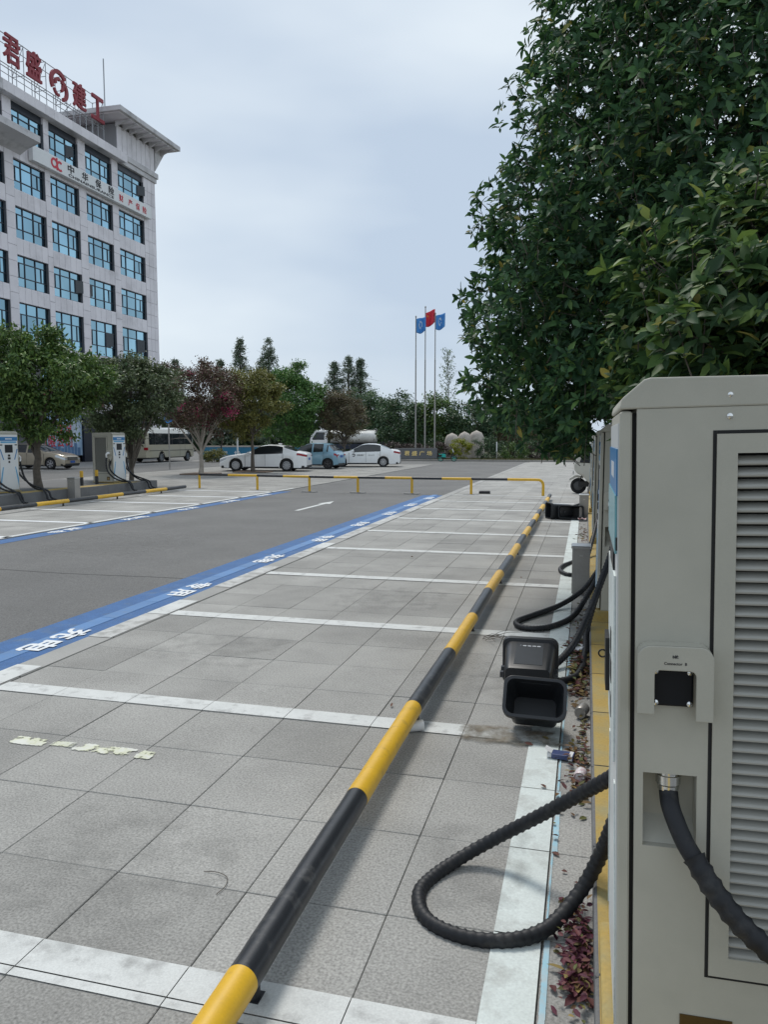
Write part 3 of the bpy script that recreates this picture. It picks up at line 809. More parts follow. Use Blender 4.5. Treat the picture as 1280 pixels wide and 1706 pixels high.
        # rim returning to the cabinet
        for p,q_ in zip(outer,outer[1:]): br.quad((p[0],Y(-.045),p[1]),(q_[0],Y(-.045),q_[1]),(q_[0],Y(-.0008),q_[1]),(p[0],Y(-.0008),p[1]))
        bo=br.build('holster','cabinet',t,bevel=0.002)
        so=MB(); bx(so,0.0745,0.1645,-0.012,-0.0008,0.935,1.025); sk=so.build('socket','screen',bo,bevel=0.004)
        for sx_ in (0.0825,0.1565):
            for sz_ in (0.943,1.017):
                o=link('screw',SCREW,sk,(sx_,Y(-.012),sz_)); o.rotation_euler=(R(90*s),0,0)
        if near and s==1:
            text('B枪',0.0085,0.0004,'sign_black',basis((0.1215,Y(-.0522),1.062),(1,0,0),(0,0,1)),'lettering',bo,bold=0.0003)
            text('Connector  B',0.0088,0.0004,'sign_black',basis((0.1215,Y(-.0522),1.046),(1,0,0),(0,0,1)),'lettering',bo,bold=0.0002)
        for xs_,zs_ in ((0.233,1.646),(0.233,1.599),(0.60,1.646)):
            o=link('screw',SCREW,t,(xs_,Y(0.0),zs_)); o.rotation_euler=(R(90*s),0,0)
        npz=MB(); bx(npz,0.145,0.262,-0.003,-0.0006,0.05,0.175); no=npz.build('name_plate','plate_brass',t)
        fr=MB(); bx(fr,0.165,0.245,-0.0036,-0.003,0.07,0.140); fr.build('plate_print','gold_print',no)
        if guns[si]:
            # white connector resting in the socket
            gm=MB(); 
            gm.lathe([(0.0,-0.15),(0.030,-0.145),(0.045,-0.10),(0.047,-0.04),(0.032,-0.01),(0.0,-0.008)],14,axis='y')
            gm.v=[(a+0.1195, y+s*c_, b_+0.98) for a,c_,b_ in gm.v]
            go=gm.build('connector','white_plastic',t,smooth=50)
            hm=MB(); hm.tube([(0.1195,Y(-.12),0.99),(0.1195,Y(-.175),0.95),(0.1195,Y(-.18),0.88),(0.1195,Y(-.165),0.82)],[0.03,0.03,0.025,0.024],10)
            hm.build('handle','white_plastic',go,smooth=50)
    return t
def cable(parent,pts,r=0.0255,name='cable',ribs=True,step=0.011):
    pp=smooth_path(pts,step); n=len(pp)
    rad=[r*(1.0+(0.13 if (i%3)==0 else (-0.03 if ribs else 0))) if ribs else r for i in range(n)]
    return MB().tube(pp,rad,12).build(name,'rubber',parent,smooth=50)

GR='charging cabinets along the right kerb'
ch1=charger('charging_cabinet','large grey charging cabinet filling the right edge with louvred vent and Connector B holster',(0.109,1.85,0.245),GR,near=True,guns=(False,False))
ch1.rotation_euler=(0,R(-1.3),0); ch1.scale=(1,0.88,1)
MB().box(-0.0085,-0.0035,0.06,CW-.02,1.28,1.42).build('screen_film','screen_film',ch1)
MB().box(-0.0085,-0.0035,0.10,CW-.06,0.75,1.22).build('sticker','paint_pale',ch1)
lk=MB(); lk.box(-0.020,-0.004,0.46,0.58,0.83,0.985); lk.tube([(-0.027+.011*math.cos(2*math.pi*k/14),0.52,0.925+.011*math.sin(2*math.pi*k/14)) for k in range(15)],0.0028,6); lk.build('lock_box','black',ch1,bevel=0.01)
# near cable from the recess; the upper part smooth, the lower taped
gx=0.1165
cable(ch1,[(gx,0.040,0.735),(gx+.001,0.028,0.705),(0.122,-0.004,0.68),(0.146,-0.043,0.626),(0.172,-.068,.588)],0.0220,ribs=False)
cable(ch1,[(0.165,-0.062,0.600),(0.198,-0.09,0.551),(0.251,-0.113,0.488),(0.311,-0.125,0.436),(0.40,-0.125,0.36),(0.52,-0.10,0.25),(0.68,-0.08,0.10),(0.80,-0.06,0.03)],0.0245,name='taped_cable')
# cable of the far side, looped on the paving (local coordinates of ch1)
o1=Vector((0.109,1.85,0.245))
def loc(pts,o,ky=1.0): return [((p[0]-o[0]),(p[1]-o[1])/ky,p[2]-o[2]) for p in pts]
cable(ch1,loc([(0.235,2.57,0.95),(0.23,2.68,0.80),(0.17,2.84,0.60),(0.02,2.99,0.42),(-0.15,3.08,0.265),(-0.33,3.12,0.13),(-0.47,3.07,0.055),(-0.565,2.95,0.03),(-0.60,2.81,0.03),(-0.54,2.66,0.03),(-0.40,2.59,0.03),(-0.24,2.60,0.03),(-0.10,2.68,0.045),(0.01,2.80,0.12),(0.08,2.82,0.25),(0.13,2.76,0.42),(0.19,2.68,0.66),(0.215,2.66,0.98)],o1,0.88),0.0265)

CY=[7.18,12.52,17.85,23.2]
cl2=charger('charging_cabinet','second charging cabinet from the camera along the yellow kerb, white connector in its holster',(0.125,CY[0],0.235),GR,guns=(True,False))
c3=copy_tree(cl2); c3.location=(0.125,CY[1],0.235); c3['label']='third charging cabinet from the camera along the right kerb'
c4=copy_tree(cl2); c4.location=(0.125,CY[2],0.235); c4['label']='fourth charging cabinet along the right kerb, a thin pale sliver beside the steel box'
c5=copy_tree(cl2); c5.location=(0.125,CY[3],0.235); c5['label']='farthest charging cabinet along the right kerb near the white tricycle'
o2=Vector((0.125,7.18,0.235))
cable(cl2,loc([(0.27,7.02,1.03),(0.25,6.98,0.85),(0.16,6.80,0.60),(0.06,6.55,0.36),(-0.06,6.25,0.15),(-0.20,5.98,0.045),(-0.32,5.80,0.03)],o2),0.0275)
cable(cl2,loc([(0.27,7.05,1.00),(0.24,7.00,0.80),(0.12,6.95,0.42),(0.045,6.80,0.15),(0.035,6.50,0.04),(0.01,6.0,0.03),(-0.06,5.72,0.03),(-0.22,5.58,0.03)],o2),0.0255)
cable(cl2,loc([(0.40,8.30,0.85),(0.28,8.45,0.60),(0.14,8.50,0.36),(0.0,8.45,0.17),(-0.22,8.2,0.05),(-0.48,7.72,0.03),(-0.61,7.42,0.03),(-0.57,7.22,0.03),(-0.42,7.17,0.03),(-0.25,7.34,0.03),(-0.09,7.72,0.04),(0.02,8.0,0.15),(0.16,8.15,0.40),(0.30,8.1,0.70)],o2),0.0255)
o3=Vector((0.125,CY[1],0.235))
cable(c3,loc([(0.25,12.3,1.0),(0.22,12.2,0.7),(0.14,12.0,0.35),(0.05,11.8,0.14),(-0.12,11.4,0.03),(-0.27,10.9,0.03),(-0.30,10.5,0.03),(-0.2,10.2,0.03),(-0.05,10.3,0.04),(0.05,10.9,0.15),(0.16,11.6,0.5),(0.27,12.35,0.95)],o3),0.0255,step=0.02)
o5=Vector((0.125,CY[3],0.235))
cable(c5,loc([(0.25,22.9,1.0),(0.12,22.4,0.5),(0.0,21.6,0.12),(-0.3,20.6,0.03),(-0.55,19.6,0.03)],o5),0.0255,step=0.03)
# left row (fronts face the lane)
GLn='charging cabinets on the left island'
l2=charger('charging_cabinet','white-fronted charging cabinet on the left island beside two short striped bollards',(-15.72,23.2+CW*1.15,0.305),GLn,rz=math.pi,guns=(True,True),base=0.025); l2.scale=(1,1.15,1)
l1=copy_tree(l2); l1.location=(-15.72,17.9+CW*1.15,0.305); l1['label']='charging cabinet cut by the left edge of the photo, blue band above its screen'
def lcab(parent,sy):
    cable(parent,[(0.1195,CW/2+sy*(CW/2+.165),0.83),(0.11,CW/2+sy*(CW/2+.20),0.62),(0.05,CW/2+sy*(CW/2+.22),0.38),(-0.15,CW/2+sy*(CW/2+.20),0.16),(-0.45,CW/2+sy*(CW/2+.14),0.035),(-0.70,CW/2+sy*(CW/2+.1),0.012),(-0.80,CW/2+sy*(CW/2+.1),-0.12),(-0.84,CW/2+sy*(CW/2+.1),-0.25),(-0.98,CW/2+sy*(CW/2+.12),-0.275)],0.026,step=0.03)
    cable(parent,[(0.1165,CW/2+sy*(CW/2-.04),0.73),(0.11,CW/2+sy*(CW/2+.04),0.60),(0.03,CW/2+sy*(CW/2+.10),0.40),(-0.25,CW/2+sy*(CW/2+.12),0.18),(-0.60,CW/2+sy*(CW/2+.16),0.055),(-0.78,CW/2+sy*(CW/2+.2),-0.03),(-0.86,CW/2+sy*(CW/2+.2),-0.2),(-1.0,CW/2+sy*(CW/2+.25),-0.275)],0.026,step=0.03)
for t_ in (l2,l1):
    lcab(t_,1); lcab(t_,-1)

# ------------------------------------------------------------------ wheel-stop pipes
def stop_pipe(name,label,x,y0,y1,first_yellow,bounds,feet,zc=0.125,r=0.054):
    t=thing(name,label,'wheel stop pipe',(x,y0,0))
    yel=first_yellow
    for i,(a,b_) in enumerate(zip(bounds,bounds[1:])):
        dx0=0.004*math.sin(i*1.7); dz0=0.003*math.cos(i*2.1); dx1=0.004*math.sin((i+1)*1.7); dz1=0.003*math.cos((i+1)*2.1)
        a_=a+0.0008
        pts=[(dx0+(dx1-dx0)*k/14+(RNG.uniform(-.0009,.0009) if 0<k<14 else 0), a_-y0+(b_-a_)*k/14, zc+dz0+(dz1-dz0)*k/14+(RNG.uniform(-.0009,.0009) if 0<k<14 else 0)) for k in range(15)]
        MB().tube(pts,[(r+(0.0006 if yel else 0))*(1+(RNG.uniform(-.012,.004) if 0<k<14 else 0)) for k in range(15)],28).build('pipe_section','pipe_yellow' if yel else 'pipe_black',t,smooth=60)
        yel=not yel
    for y in feet:
        m=MB(); m.cyl((0,y-y0,0.006),(0,y-y0,zc-r+.006),0.024,12); m.box(-0.03,0.03,y-y0-.03,y-y0+.03,0.001,0.006)
        m.build('foot','pipe_black',t,smooth=40)
    return t
bnd=[0.85,2.05,3.30,4.53,5.80,7.05,8.28,9.48,10.75,11.95,13.2,14.4,15.65,16.9,18.1,19.35,20.55,21.8,23.05]
stop_pipe('wheel_stop_pipe','long yellow and black striped steel pipe running along the right stalls',-1.0,0.85,23.05,True,bnd,[2.12+2.45*k+0.02 for k in range(9)])
bnl=[9.0+1.25*k for k in range(13)]
stop_pipe('wheel_stop_pipe','yellow and black striped pipe low along the left charging island',-13.45,9.0,24.0,True,bnl,[10.2+2.45*k for k in range(6)])

# ------------------------------------------------------------------ low rail across the lane
rail=thing('barrier_rail','low yellow and black rail on yellow posts across the end of the lane','barrier',(-7.5,24.9,0))
px=[-13.5,-11.1,-9.07,-7.35,-5.5,-3.55,-1.28]
ry=lambda x: (25.55-24.9)*max(0,(-x-9.0)/5.0)-0.35*0
def rp(x,z): return (x+7.5, ry(x)-0.35, z)
ztop=0.50
segs=[]; xx=[-14.0]
for a,b_ in zip(px,px[1:]):
    segs += [(a,(a+b_)/2+.02,False),((a+b_)/2+.02,b_,True)]
for a,b_,ye in segs[:-1]:
    MB().tube([rp(a+.001,ztop),rp((a+b_)/2,ztop),rp(b_,ztop)],0.042+(0.0008 if ye else 0),16).build('rail_section','pipe_yellow' if ye else 'pipe_black',rail,smooth=60)
a=segs[-1][0]
pts=[rp(a+.001,ztop),rp(-1.5,ztop)]+[rp(-1.28-.17+.17*math.sin(R(u)),ztop-.17+.17*math.cos(R(u))) for u in range(15,91,15)]+[rp(-1.28,0.0)]
MB().tube(pts,0.0432,16).build('rail_section','pipe_yellow',rail,smooth=60)
for x in px[:-1]:
    MB().cyl(rp(x,0.0),rp(x,ztop-.02),0.042,16).build('post','pipe_yellow',rail,smooth=60)
    MB().cbox(rp(x,0)[0]-.25,rp(x,0)[0]+.25,rp(x,0)[1]-.12,rp(x,0)[1]+.12,-.015,0.008,.004).build('footing','forecourt',rail)
rb_=MB().cbox(-3.35,-3.0,24.9,25.15,0,0.09,0.02).build('rubber_block','rubber',label='small black rubber block on the paving under the rail',cat='block')

# ------------------------------------------------------------------ steel boxes, bollards
def steel_box(x,y,z,label,h=0.56,w=0.20,d=0.26):
    t=thing('steel_box',label,'steel box',(x,y,z),0,'stainless steel socket boxes')
    MB().cbox(-w/2,w/2,-d/2,d/2,0,h-.03,0.004).build('housing','steel_dull',t)
    MB().cbox(-w/2-.012,w/2+.012,-d/2-.012,d/2+.012,h-.03,h,0.006).build('lid','steel',t)
    MB().box(-.02,.02,-d/2-.004,-d/2,h-.12,h-.10).build('latch','steel',t)
    return t
steel_box(-0.028,9.2,0,'stainless steel box standing by the kerb beside the second charging cabinet')
steel_box(-0.02,17.65,0,'farther stainless steel box by the kerb, beside the two far black bins')
steel_box(-14.93,20.0,0,'stainless steel box against the left island face',h=0.62,w=0.26,d=0.26)
for i,(x,y,l) in enumerate(((-15.93,21.75,'left of the two short yellow and black bollards on the island'),(-15.93,22.55,'short yellow and black bollard nearest the white-fronted charging cabinet'))):
    t=thing('bollard',l,'bollard',(x,y,0.262),0,'short striped bollards')
    MB().cyl((0,0,0),(0,0,0.27),0.055,16).build('lower_band','pipe_black',t,smooth=50)
    MB().lathe([(0.0558,0.27),(0.0558,0.46),(0.05,0.475),(0,0.478)],16).build('upper_band','pipe_yellow',t,smooth=50)

# ------------------------------------------------------------------ black plastic bins lying on their sides
mat('bin_plastic',(0.016,0.018,0.021),rough=0.42,var=0.15,scale=8,spec=0.5)
mat('bin_satin',(0.040,0.044,0.05),rough=0.33,var=0.1,scale=8,spec=0.6)  # greyer copy of the bin plastic, sky sheen put into the colour
mat('logo_white',(0.7,0.72,0.75),rough=0.5,var=0)
def bin_(label,M,w=0.31,h=0.26,L=0.52,logo=False,wr=0.37,hr=0.32):
    """open tapered bin along +z of M: z=0 bottom, z=L mouth"""
    t=thing('plastic_bin',label,'bin',(0,0,0),0,'black plastic bins lying on the paving')
    t.matrix_world=M
    def ring(w_,h_,r_,z): return [(p[0],p[1],z) for p in rrect(w_,h_,r_)]
    f=lambda k: (w+(wr-w)*k*0.8, h+(hr-h)*k*0.8)
    m=MB(); m.loft([ring(w*.94,h*.93,.03,0.0),ring(w,h,.04,0.02),ring(*f(.5),.045,L*.5),ring(*f(1),.05,L-.05)],cap0=True,cap1=False)
    shell=m.build('shell','bin_plastic',t,smooth=40)
    m=MB(); a=f(1)
    m.loft([ring(*a,.05,L-.05),ring(wr+.03,hr+.03,.055,L-.045),ring(wr+.035,hr+.035,.058,L-.002),ring(wr+.03,hr+.03,.056,L),ring(wr-.005,hr-.005,.045,L),ring(wr-.015,hr-.015,.045,L-.02)],cap0=False,cap1=False)
    m.build('rim','bin_plastic',t,smooth=35)
    m=MB(); m.loft([ring(wr-.015,hr-.015,.045,L-.02),ring(f(.5)[0]-.02,f(.5)[1]-.02,.04,L*.5),ring(w-.02,h-.02,.035,0.012)],cap0=False,cap1=True)
    m.build('inner_wall','bin_plastic',t,smooth=40)
    # panel on the upper side, greyer to paint in sky light, and clips
    k=[f(0.12),f(0.9)]
    for xa,xb in ((-.095,.095),):
        q=MB(); q.add([(xa,k[0][1]/2+.001,L*.1),(xb,k[0][1]/2+.001,L*.1),(xb,k[1][1]/2+.003,L*.86),(xa,k[1][1]/2+.003,L*.86),
                       (xa,k[0][1]/2-.006,L*.1),(xb,k[0][1]/2-.006,L*.1),(xb,k[1][1]/2-.006,L*.86),(xa,k[1][1]/2-.006,L*.86)],[(0,1,2,3),(0,4,5,1),(1,5,6,2),(2,6,7,3),(3,7,4,0)])
        q.build('sky_sheen_panel','bin_satin',t)
    for z in (L*.55,L*.35):
        q=MB(); 
        for sx in (-1,1): q.box(sx*(wr/2+.0)-.012,sx*(wr/2)+.012,-.02,.02,z,z+.03)
        q.build('clip','bin_satin',t)
    if logo:
        q=MB(); x=-.075; yy=(f(.72)[1])/2+.0045
        for i in range(4):
            for j in range(3): q.box(x,x+.024,yy,yy+.0006,L*.72+j*.008,L*.72+j*.008+.004)
            q.box(x,x+.004,yy,yy+.0006,L*.72,L*.72+.02); q.box(x+.02,x+.024,yy,yy+.0006,L*.72,L*.72+.02)
            x+=.033
        q.box(x+.002,x+.012,yy,yy+.0006,L*.72+.016,L*.72+.02)
        q.build('logo','logo_white',t)
    return t
# axis = direction of the mouth, up = side that faces the sky
def orient(o,axis,up):
    z=Vector(axis).normalized(); y=(Vector(up)-z*Vector(up).dot(z)).normalized(); x=y.cross(z)
    M=Matrix.Identity(4)
    for i,a in enumerate((x,y,z)):
        for k in range(3): M[k][i]=a[k]
    M.translation=Vector(o); return M
bin_('black plastic bin lying with its mouth away, white lettering on its upper side',orient((-0.345,5.10,0.145),(-0.03,1,0.06),(0,0,1)),logo=True)
bin_('open black plastic bin tipped over in front, its mouth towards the camera',orient((-0.275,4.80,0.078),(0.05,-1,0.78),(0,0.78,1)),L=0.27,w=0.28,h=0.19,wr=0.345,hr=0.225)
bin_('far black bin on its side by the pipe end, mouth turned left',orient((-0.32,17.75,0.17),(-1,-0.45,0.02),(0,0,1)),wr=0.34,hr=0.34,h=0.28)
bin_('far black bin facing the camera beside the steel box',orient((-0.31,17.78,0.13),(0.05,-1,0.12),(0,0,1)),L=0.42,wr=0.52,hr=0.26,w=0.44,h=0.22)

# ------------------------------------------------------------------ litter by the kerb
mat('pack_blue',(0.05,0.07,0.17),rough=0.35,var=0.2,scale=40); mat('pack_white',(0.7,0.7,0.7),rough=0.5,var=0.05)
mat('can_pink',(0.62,0.47,0.50),rough=0.35,var=0.35,scale=60,col2=(0.75,0.73,0.72),mixlo=.45,mixhi=.55,mscale=45)
mat('paper',(0.78,0.78,0.78),rough=0.8,var=0.05)
t=thing('cigarette_pack','torn dark blue cigarette pack lying by the leaf litter','packet',(-0.085,4.30,0.009),R(-8))
MB().box(-.06,.06,-.035,.035,0,.026).build('carton','pack_blue',t,bevel=.002); MB().box(-.085,-.06,-.03,.03,.002,.024).build('inner_box','pack_white',t); MB().box(.035,.055,-.036,.036,-.0005,.0268).build('tax_label','pack_white',t)
MB().add([(-.06,-.03,.027),(-.06,.03,.027),(-.10,.035,.045),(-.10,-.028,.047)],[(0,1,2,3)]).build('flap','pack_white',t)
def can(label,loc,rz,length=.085,r=.031,tilt=0,mt='can_pink'):
    t=thing('drink_can',label,'can',loc,rz)
    MB().lathe([(0,-length/2),(r*.85,-length/2),(r,-length/2+.008),(r,length/2-.008),(r*.85,length/2),(r*.85,length/2-.004),(0,length/2-.004)],20,axis='y').build('wall',mt,t,smooth=40)
    MB().lathe([(r*.86,-length/2-.0015),(r*.93,-length/2-.0015),(r*.93,-length/2+.004),(r*.86,-length/2+.004)],20,axis='y',close=True).build('rim','steel',t,smooth=40)
    return t
can('pink and white drink can lying in the leaves against the kerb',(0.012,4.03,0.036),R(-8))
can('crushed grey can on its side beside the open bin',(0.015,5.0,0.045),R(-14),mt='steel_dull',length=.11,r=.038)
t=thing('paper_scrap','crumpled white tissue in the leaf litter below the second charging cabinet','paper',(-0.02,6.55,0.01))
m=MB(); r_=random.Random(3)
gp=[[(-.07+.035*i+r_.uniform(-.01,.01), -.06+.03*j+r_.uniform(-.01,.01), .01+r_.uniform(0,.05)) for i in range(5)] for j in range(5)]
for j in range(4):
    for i in range(4): m.quad(gp[j][i],gp[j][i+1],gp[j+1][i+1],gp[j+1][i])
m.build('tissue','paper',t)
t=thing('paper_scrap','small red and white wrapper on the ground under the far steel box','paper',(-0.05,17.2,0.01))
m=MB(); gp=[[(-.09+.045*i, -.07+.04*j+r_.uniform(-.01,.01), .01+r_.uniform(0,.06)) for i in range(5)] for j in range(4)]
for j in range(3):
    for i in range(4): m.quad(gp[j][i],gp[j][i+1],gp[j+1][i+1],gp[j+1][i])
mat('wrapper',(0.65,0.62,0.62),rough=0.5,col2=(0.5,0.04,0.05),mixlo=.45,mixhi=.55,mscale=20,var=0.1); m.build('film','wrapper',t)
t=thing('pipe_stub','white plastic pipe stub lying under the striped pipe','pipe stub',(-0.985,4.49,0.034),R(-62))
MB().lathe([(.031,-.05),(.034,-.05),(.034,.055),(.031,.055)],20,axis='y',close=True).build('tube','white_plastic',t,smooth=40)
# twigs by the pipe
tw=thing('dry_twig','thin dark dry twig beside the striped pipe','twig',(-0.82,6.75,0.01))
m=MB()
for i in range(9):
    a=RNG.uniform(-1.2,1.2); L_=RNG.uniform(.12,.34); p0=Vector((RNG.uniform(-.04,.04),RNG.uniform(-.1,.1),0.006)); d=Vector((math.cos(a),math.sin(a),RNG.uniform(.0,.25)))
    m.tube([p0,p0+d*L_*.5+Vector((0,0,.02)),p0+d*L_],[.003,.0022,.001],5)
m.build('stem','tree_bark',tw)
m=MB(); m.tube([tuple(p) for p in smooth_path([(-1.50,2.755,.004),(-1.44,2.76,.006),(-1.385,2.735,.006),(-1.365,2.68,.006),(-1.375,2.62,.004)],.01)],.0016,5); m.build('dry_twig','tree_bark',label='curved thin twig on the bare slabs left of the striped pipe',cat='twig')
LEAFL=leaf_mat('dry_leaf',[(0,(0.085,0.022,0.028)),(0.35,(0.13,0.055,0.035)),(0.6,(0.17,0.10,0.035)),(0.82,(0.07,0.10,0.03)),(1,(0.32,0.22,0.07))],rough=0.7,transl=0.1)
def leaf_faces9(P,D,N,Ls,Ws,fold=0.18,curl=0.0):
    """rounder leaf bent along its midrib: nine points, four quads"""
    n=len(P); S=np.cross(D,N); S/=np.linalg.norm(S,axis=1,keepdims=True)+1e-9; N2=np.cross(S,D)
    L_=Ls[:,None]; W_=Ws[:,None]
    def pt(u,w,h): return P+D*(L_*u)+S*(W_*w)+N2*(W_*h)-N2*(L_*curl*u*u)
    V=np.stack([pt(0,0,0),pt(.20,-.30,fold*.7),pt(.52,-.5,fold),pt(.82,-.30,fold*.6),pt(1,0,0),pt(.82,.30,fold*.6),pt(.52,.5,fold),pt(.20,.30,fold*.7),pt(.52,0,0)],1).reshape(-1,3)
    i=np.arange(n)[:,None]*9
    return V,np.concatenate([i+np.array([q]) for q in ([0,1,2,8],[8,2,3,4],[8,4,5,6],[0,8,6,7])],0)
def leaf_faces(P,D,N,Ls,Ws,fold=0.18,curl=0.0):
    """arrays: position, direction, normal, length, width -> verts, faces (two quads per leaf)"""
    n=len(P); S=np.cross(D,N); S/=np.linalg.norm(S,axis=1,keepdims=True)+1e-9; N2=np.cross(S,D)
    L_=Ls[:,None]; W_=Ws[:,None]
    def pt(u,w,h): return P+D*(L_*u)+S*(W_*w)+N2*(W_*h)-N2*(L_*curl*u*u)
    V=np.stack([pt(0,0,0),pt(.32,-.5,fold),pt(.68,-.42,fold),pt(1,0,0),pt(.68,.42,fold),pt(.32,.5,fold)],1).reshape(-1,3)
    i=np.arange(n)[:,None]*6
    Fa=np.concatenate([i+np.array([[0,1,2,3]]),i+np.array([[0,3,4,5]])],0)
    return V,Fa
def quads_obj(name,V,Fa,material,parent=None,smooth=False):
    me=bpy.data.meshes.new(name); nv=len(V); nf=len(Fa)
    me.vertices.add(nv); me.vertices.foreach_set('co',V.astype(np.float32).ravel())
    me.loops.add(nf*4); me.loops.foreach_set('vertex_index',Fa.astype(np.int32).ravel())
    me.polygons.add(nf); me.polygons.foreach_set('loop_start',np.arange(nf,dtype=np.int32)*4)
    try: me.polygons.foreach_set('loop_total',np.full(nf,4,dtype=np.int32))
    except Exception: pass
    me.materials.append(MATS[material]); me.update(calc_edges=True); me.validate()
    return link(name,me,parent)
def unit(n,rng): 
    v=rng.normal(size=(n,3)); return v/np.linalg.norm(v,axis=1,keepdims=True)
# leaf litter along the kerb foot
def litter(cx,cy,sx,sy,n,rng,size=.05,h=.02):
    P=np.stack([rng.normal(cx,sx,n),rng.normal(cy,sy,n),np.abs(rng.normal(0.012,h,n))],1); P[:,0]=np.minimum(P[:,0],0.045)
    a=rng.uniform(0,2*np.pi,n); D=np.stack([np.cos(a),np.sin(a),rng.uniform(-.2,.35,n)],1); D/=np.linalg.norm(D,axis=1,keepdims=True)
    N=unit(n,rng)*0.5+np.array([0,0,1.]); N/=np.linalg.norm(N,axis=1,keepdims=True)
    return P,D,N,rng.uniform(.5,1.2,n)*size,rng.uniform(.3,.5,n)*size
LEAFP=leaf_mat('purple_leaf',[(0,(0.05,0.008,0.022)),(0.55,(0.11,0.02,0.04)),(0.8,(0.16,0.06,0.05)),(0.92,(0.10,0.12,0.03)),(1,(0.38,0.27,0.10))],rough=0.65,transl=0.1)
Vp,Fp=leaf_faces(*litter(0.012,2.60,.030,.12,420,NPR,.036,.03),fold=.2)
o=quads_obj('fallen_leaves',Vp,Fp,'purple_leaf'); tag(o,'heap of dark purple fallen leaves at the kerb foot near the bottom edge','fallen leaves',kind='stuff')
acc=[]
for a in ((0.015,2.47,.03,.05,30,.06,.02),(0.01,2.85,.03,.06,25,.04,.01),(0.02,4.0,.035,.12,110,.05,.02),(0.0,4.32,.04,.08,60,.05,.02),(0.02,4.7,.03,.2,45,.05,.012),(-0.01,5.6,.03,.18,110,.06,.02),(0.0,6.0,.045,.2,150,.07,.03),(-0.03,6.6,.05,.16,150,.06,.025),(0.0,7.6,.05,.5,60,.06,.01),(0.0,10.2,.05,.7,80,.07,.015),(0.0,14,.05,1.5,80,.07,.012),(-0.1,3.5,.08,.6,12,.05,.003),(-1.6,5,1.4,2.5,10,.05,.002)):
    acc.append(litter(a[0],a[1],a[2],a[3],a[4],NPR,a[5],a[6]))
V,Fa=leaf_faces(*[np.concatenate([q[i] for q in acc]) for i in range(5)],fold=.2)
o=quads_obj('fallen_leaves',V,Fa,'dry_leaf'); tag(o,'dry brown and green fallen leaves scattered along the yellow kerb foot','fallen leaves',kind='stuff')
# ------------------------------------------------------------------ trees
leaf_mat('leaf_evergreen',[(0,(0.026,0.065,0.032)),(0.45,(0.047,0.112,0.049)),(0.85,(0.085,0.180,0.061)),(0.97,(0.154,0.265,0.072)),(1,(0.367,0.286,0.061))],rough=0.55,transl=0.30,spec=0.28)
leaf_mat('leaf_camphor',[(0,(0.048,0.101,0.030)),(0.5,(0.091,0.163,0.043)),(1,(0.185,0.271,0.065))],transl=0.2)
leaf_mat('leaf_grey',[(0,(0.064,0.090,0.044)),(0.6,(0.102,0.139,0.064)),(1,(0.180,0.215,0.102))],transl=0.2)
leaf_mat('leaf_red',[(0,(0.071,0.036,0.032)),(0.5,(0.126,0.068,0.053)),(0.85,(0.110,0.121,0.053)),(1,(0.203,0.102,0.082))],transl=0.2)
leaf_mat('leaf_pink',[(0,(0.338,0.026,0.091)),(1,(0.585,0.065,0.208))],transl=0.2)
leaf_mat('leaf_olive',[(0,(0.106,0.117,0.033)),(0.5,(0.177,0.184,0.048)),(1,(0.271,0.247,0.070))],transl=0.2)
leaf_mat('leaf_brown',[(0,(0.102,0.082,0.053)),(0.5,(0.143,0.115,0.068)),(1,(0.181,0.173,0.082))],transl=0.2)
leaf_mat('leaf_green',[(0,(0.049,0.121,0.038)),(0.5,(0.088,0.194,0.049)),(1,(0.170,0.292,0.073))],transl=0.2)
leaf_mat('leaf_dark',[(0,(0.029,0.064,0.033)),(0.6,(0.057,0.110,0.049)),(1,(0.110,0.173,0.069))],transl=0.15)
leaf_mat('leaf_conifer_haze',[(0,(0.109,0.155,0.117)),(0.6,(0.155,0.209,0.138)),(1,(0.230,0.278,0.169))],transl=0.15)  # distance haze put into the foliage colour as a lighter tone
leaf_mat('leaf_far_haze',[(0,(0.061,0.114,0.061)),(0.6,(0.100,0.174,0.083)),(1,(0.152,0.227,0.107))],transl=0.2)  # lightened in colour to suggest haze over the far trees
leaf_mat('leaf_yellow',[(0,(0.12,0.16,0.015)),(0.6,(0.26,0.28,0.02)),(1,(0.40,0.38,0.03))],transl=0.25)
leaf_mat('leaf_purple',[(0,(0.048,0.034,0.034)),(1,(0.108,0.078,0.066))],transl=0.1)
leaf_mat('grass_blade',[(0,(0.07,0.085,0.025)),(0.6,(0.13,0.12,0.05)),(1,(0.20,0.17,0.09))],transl=0.2)

def crown_points(rng,n,rad,clumps,csize,hollow=0.55,shape='ell',keep=None):
    """points gathered in clumps through an uneven ellipsoid (or cone) of radii rad, centre 0"""
    rx,ry,rz=rad
    c=unit(clumps,rng); rr=rng.uniform(hollow,1.0,clumps)**0.7
    if shape=='cone':
        h=rng.uniform(-1,1,clumps); a=rng.uniform(0,2*np.pi,clumps); q=(1-(h+1)/2)**0.75+0.03
        c=np.stack([np.cos(a)*q*rr,np.sin(a)*q*rr,h],1)
    else:
        lump=1+0.16*np.sin(3.1*c[:,0]*2+rng.uniform(0,6))*np.cos(2.7*c[:,1]*2)+0.12*np.sin(5*c[:,2]+2*c[:,0])
        c=c*(rr*lump)[:,None]
    if keep is not None: c=c[keep(c)]
    c=c*np.array([rx,ry,rz])
    idx=rng.integers(0,len(c),n)
    s=csize*rng.uniform(0.6,1.3,len(c))[idx][:,None]
    off=rng.normal(size=(n,3)); off[:,2]*=0.7
    return c, c[idx]+off*s*0.55
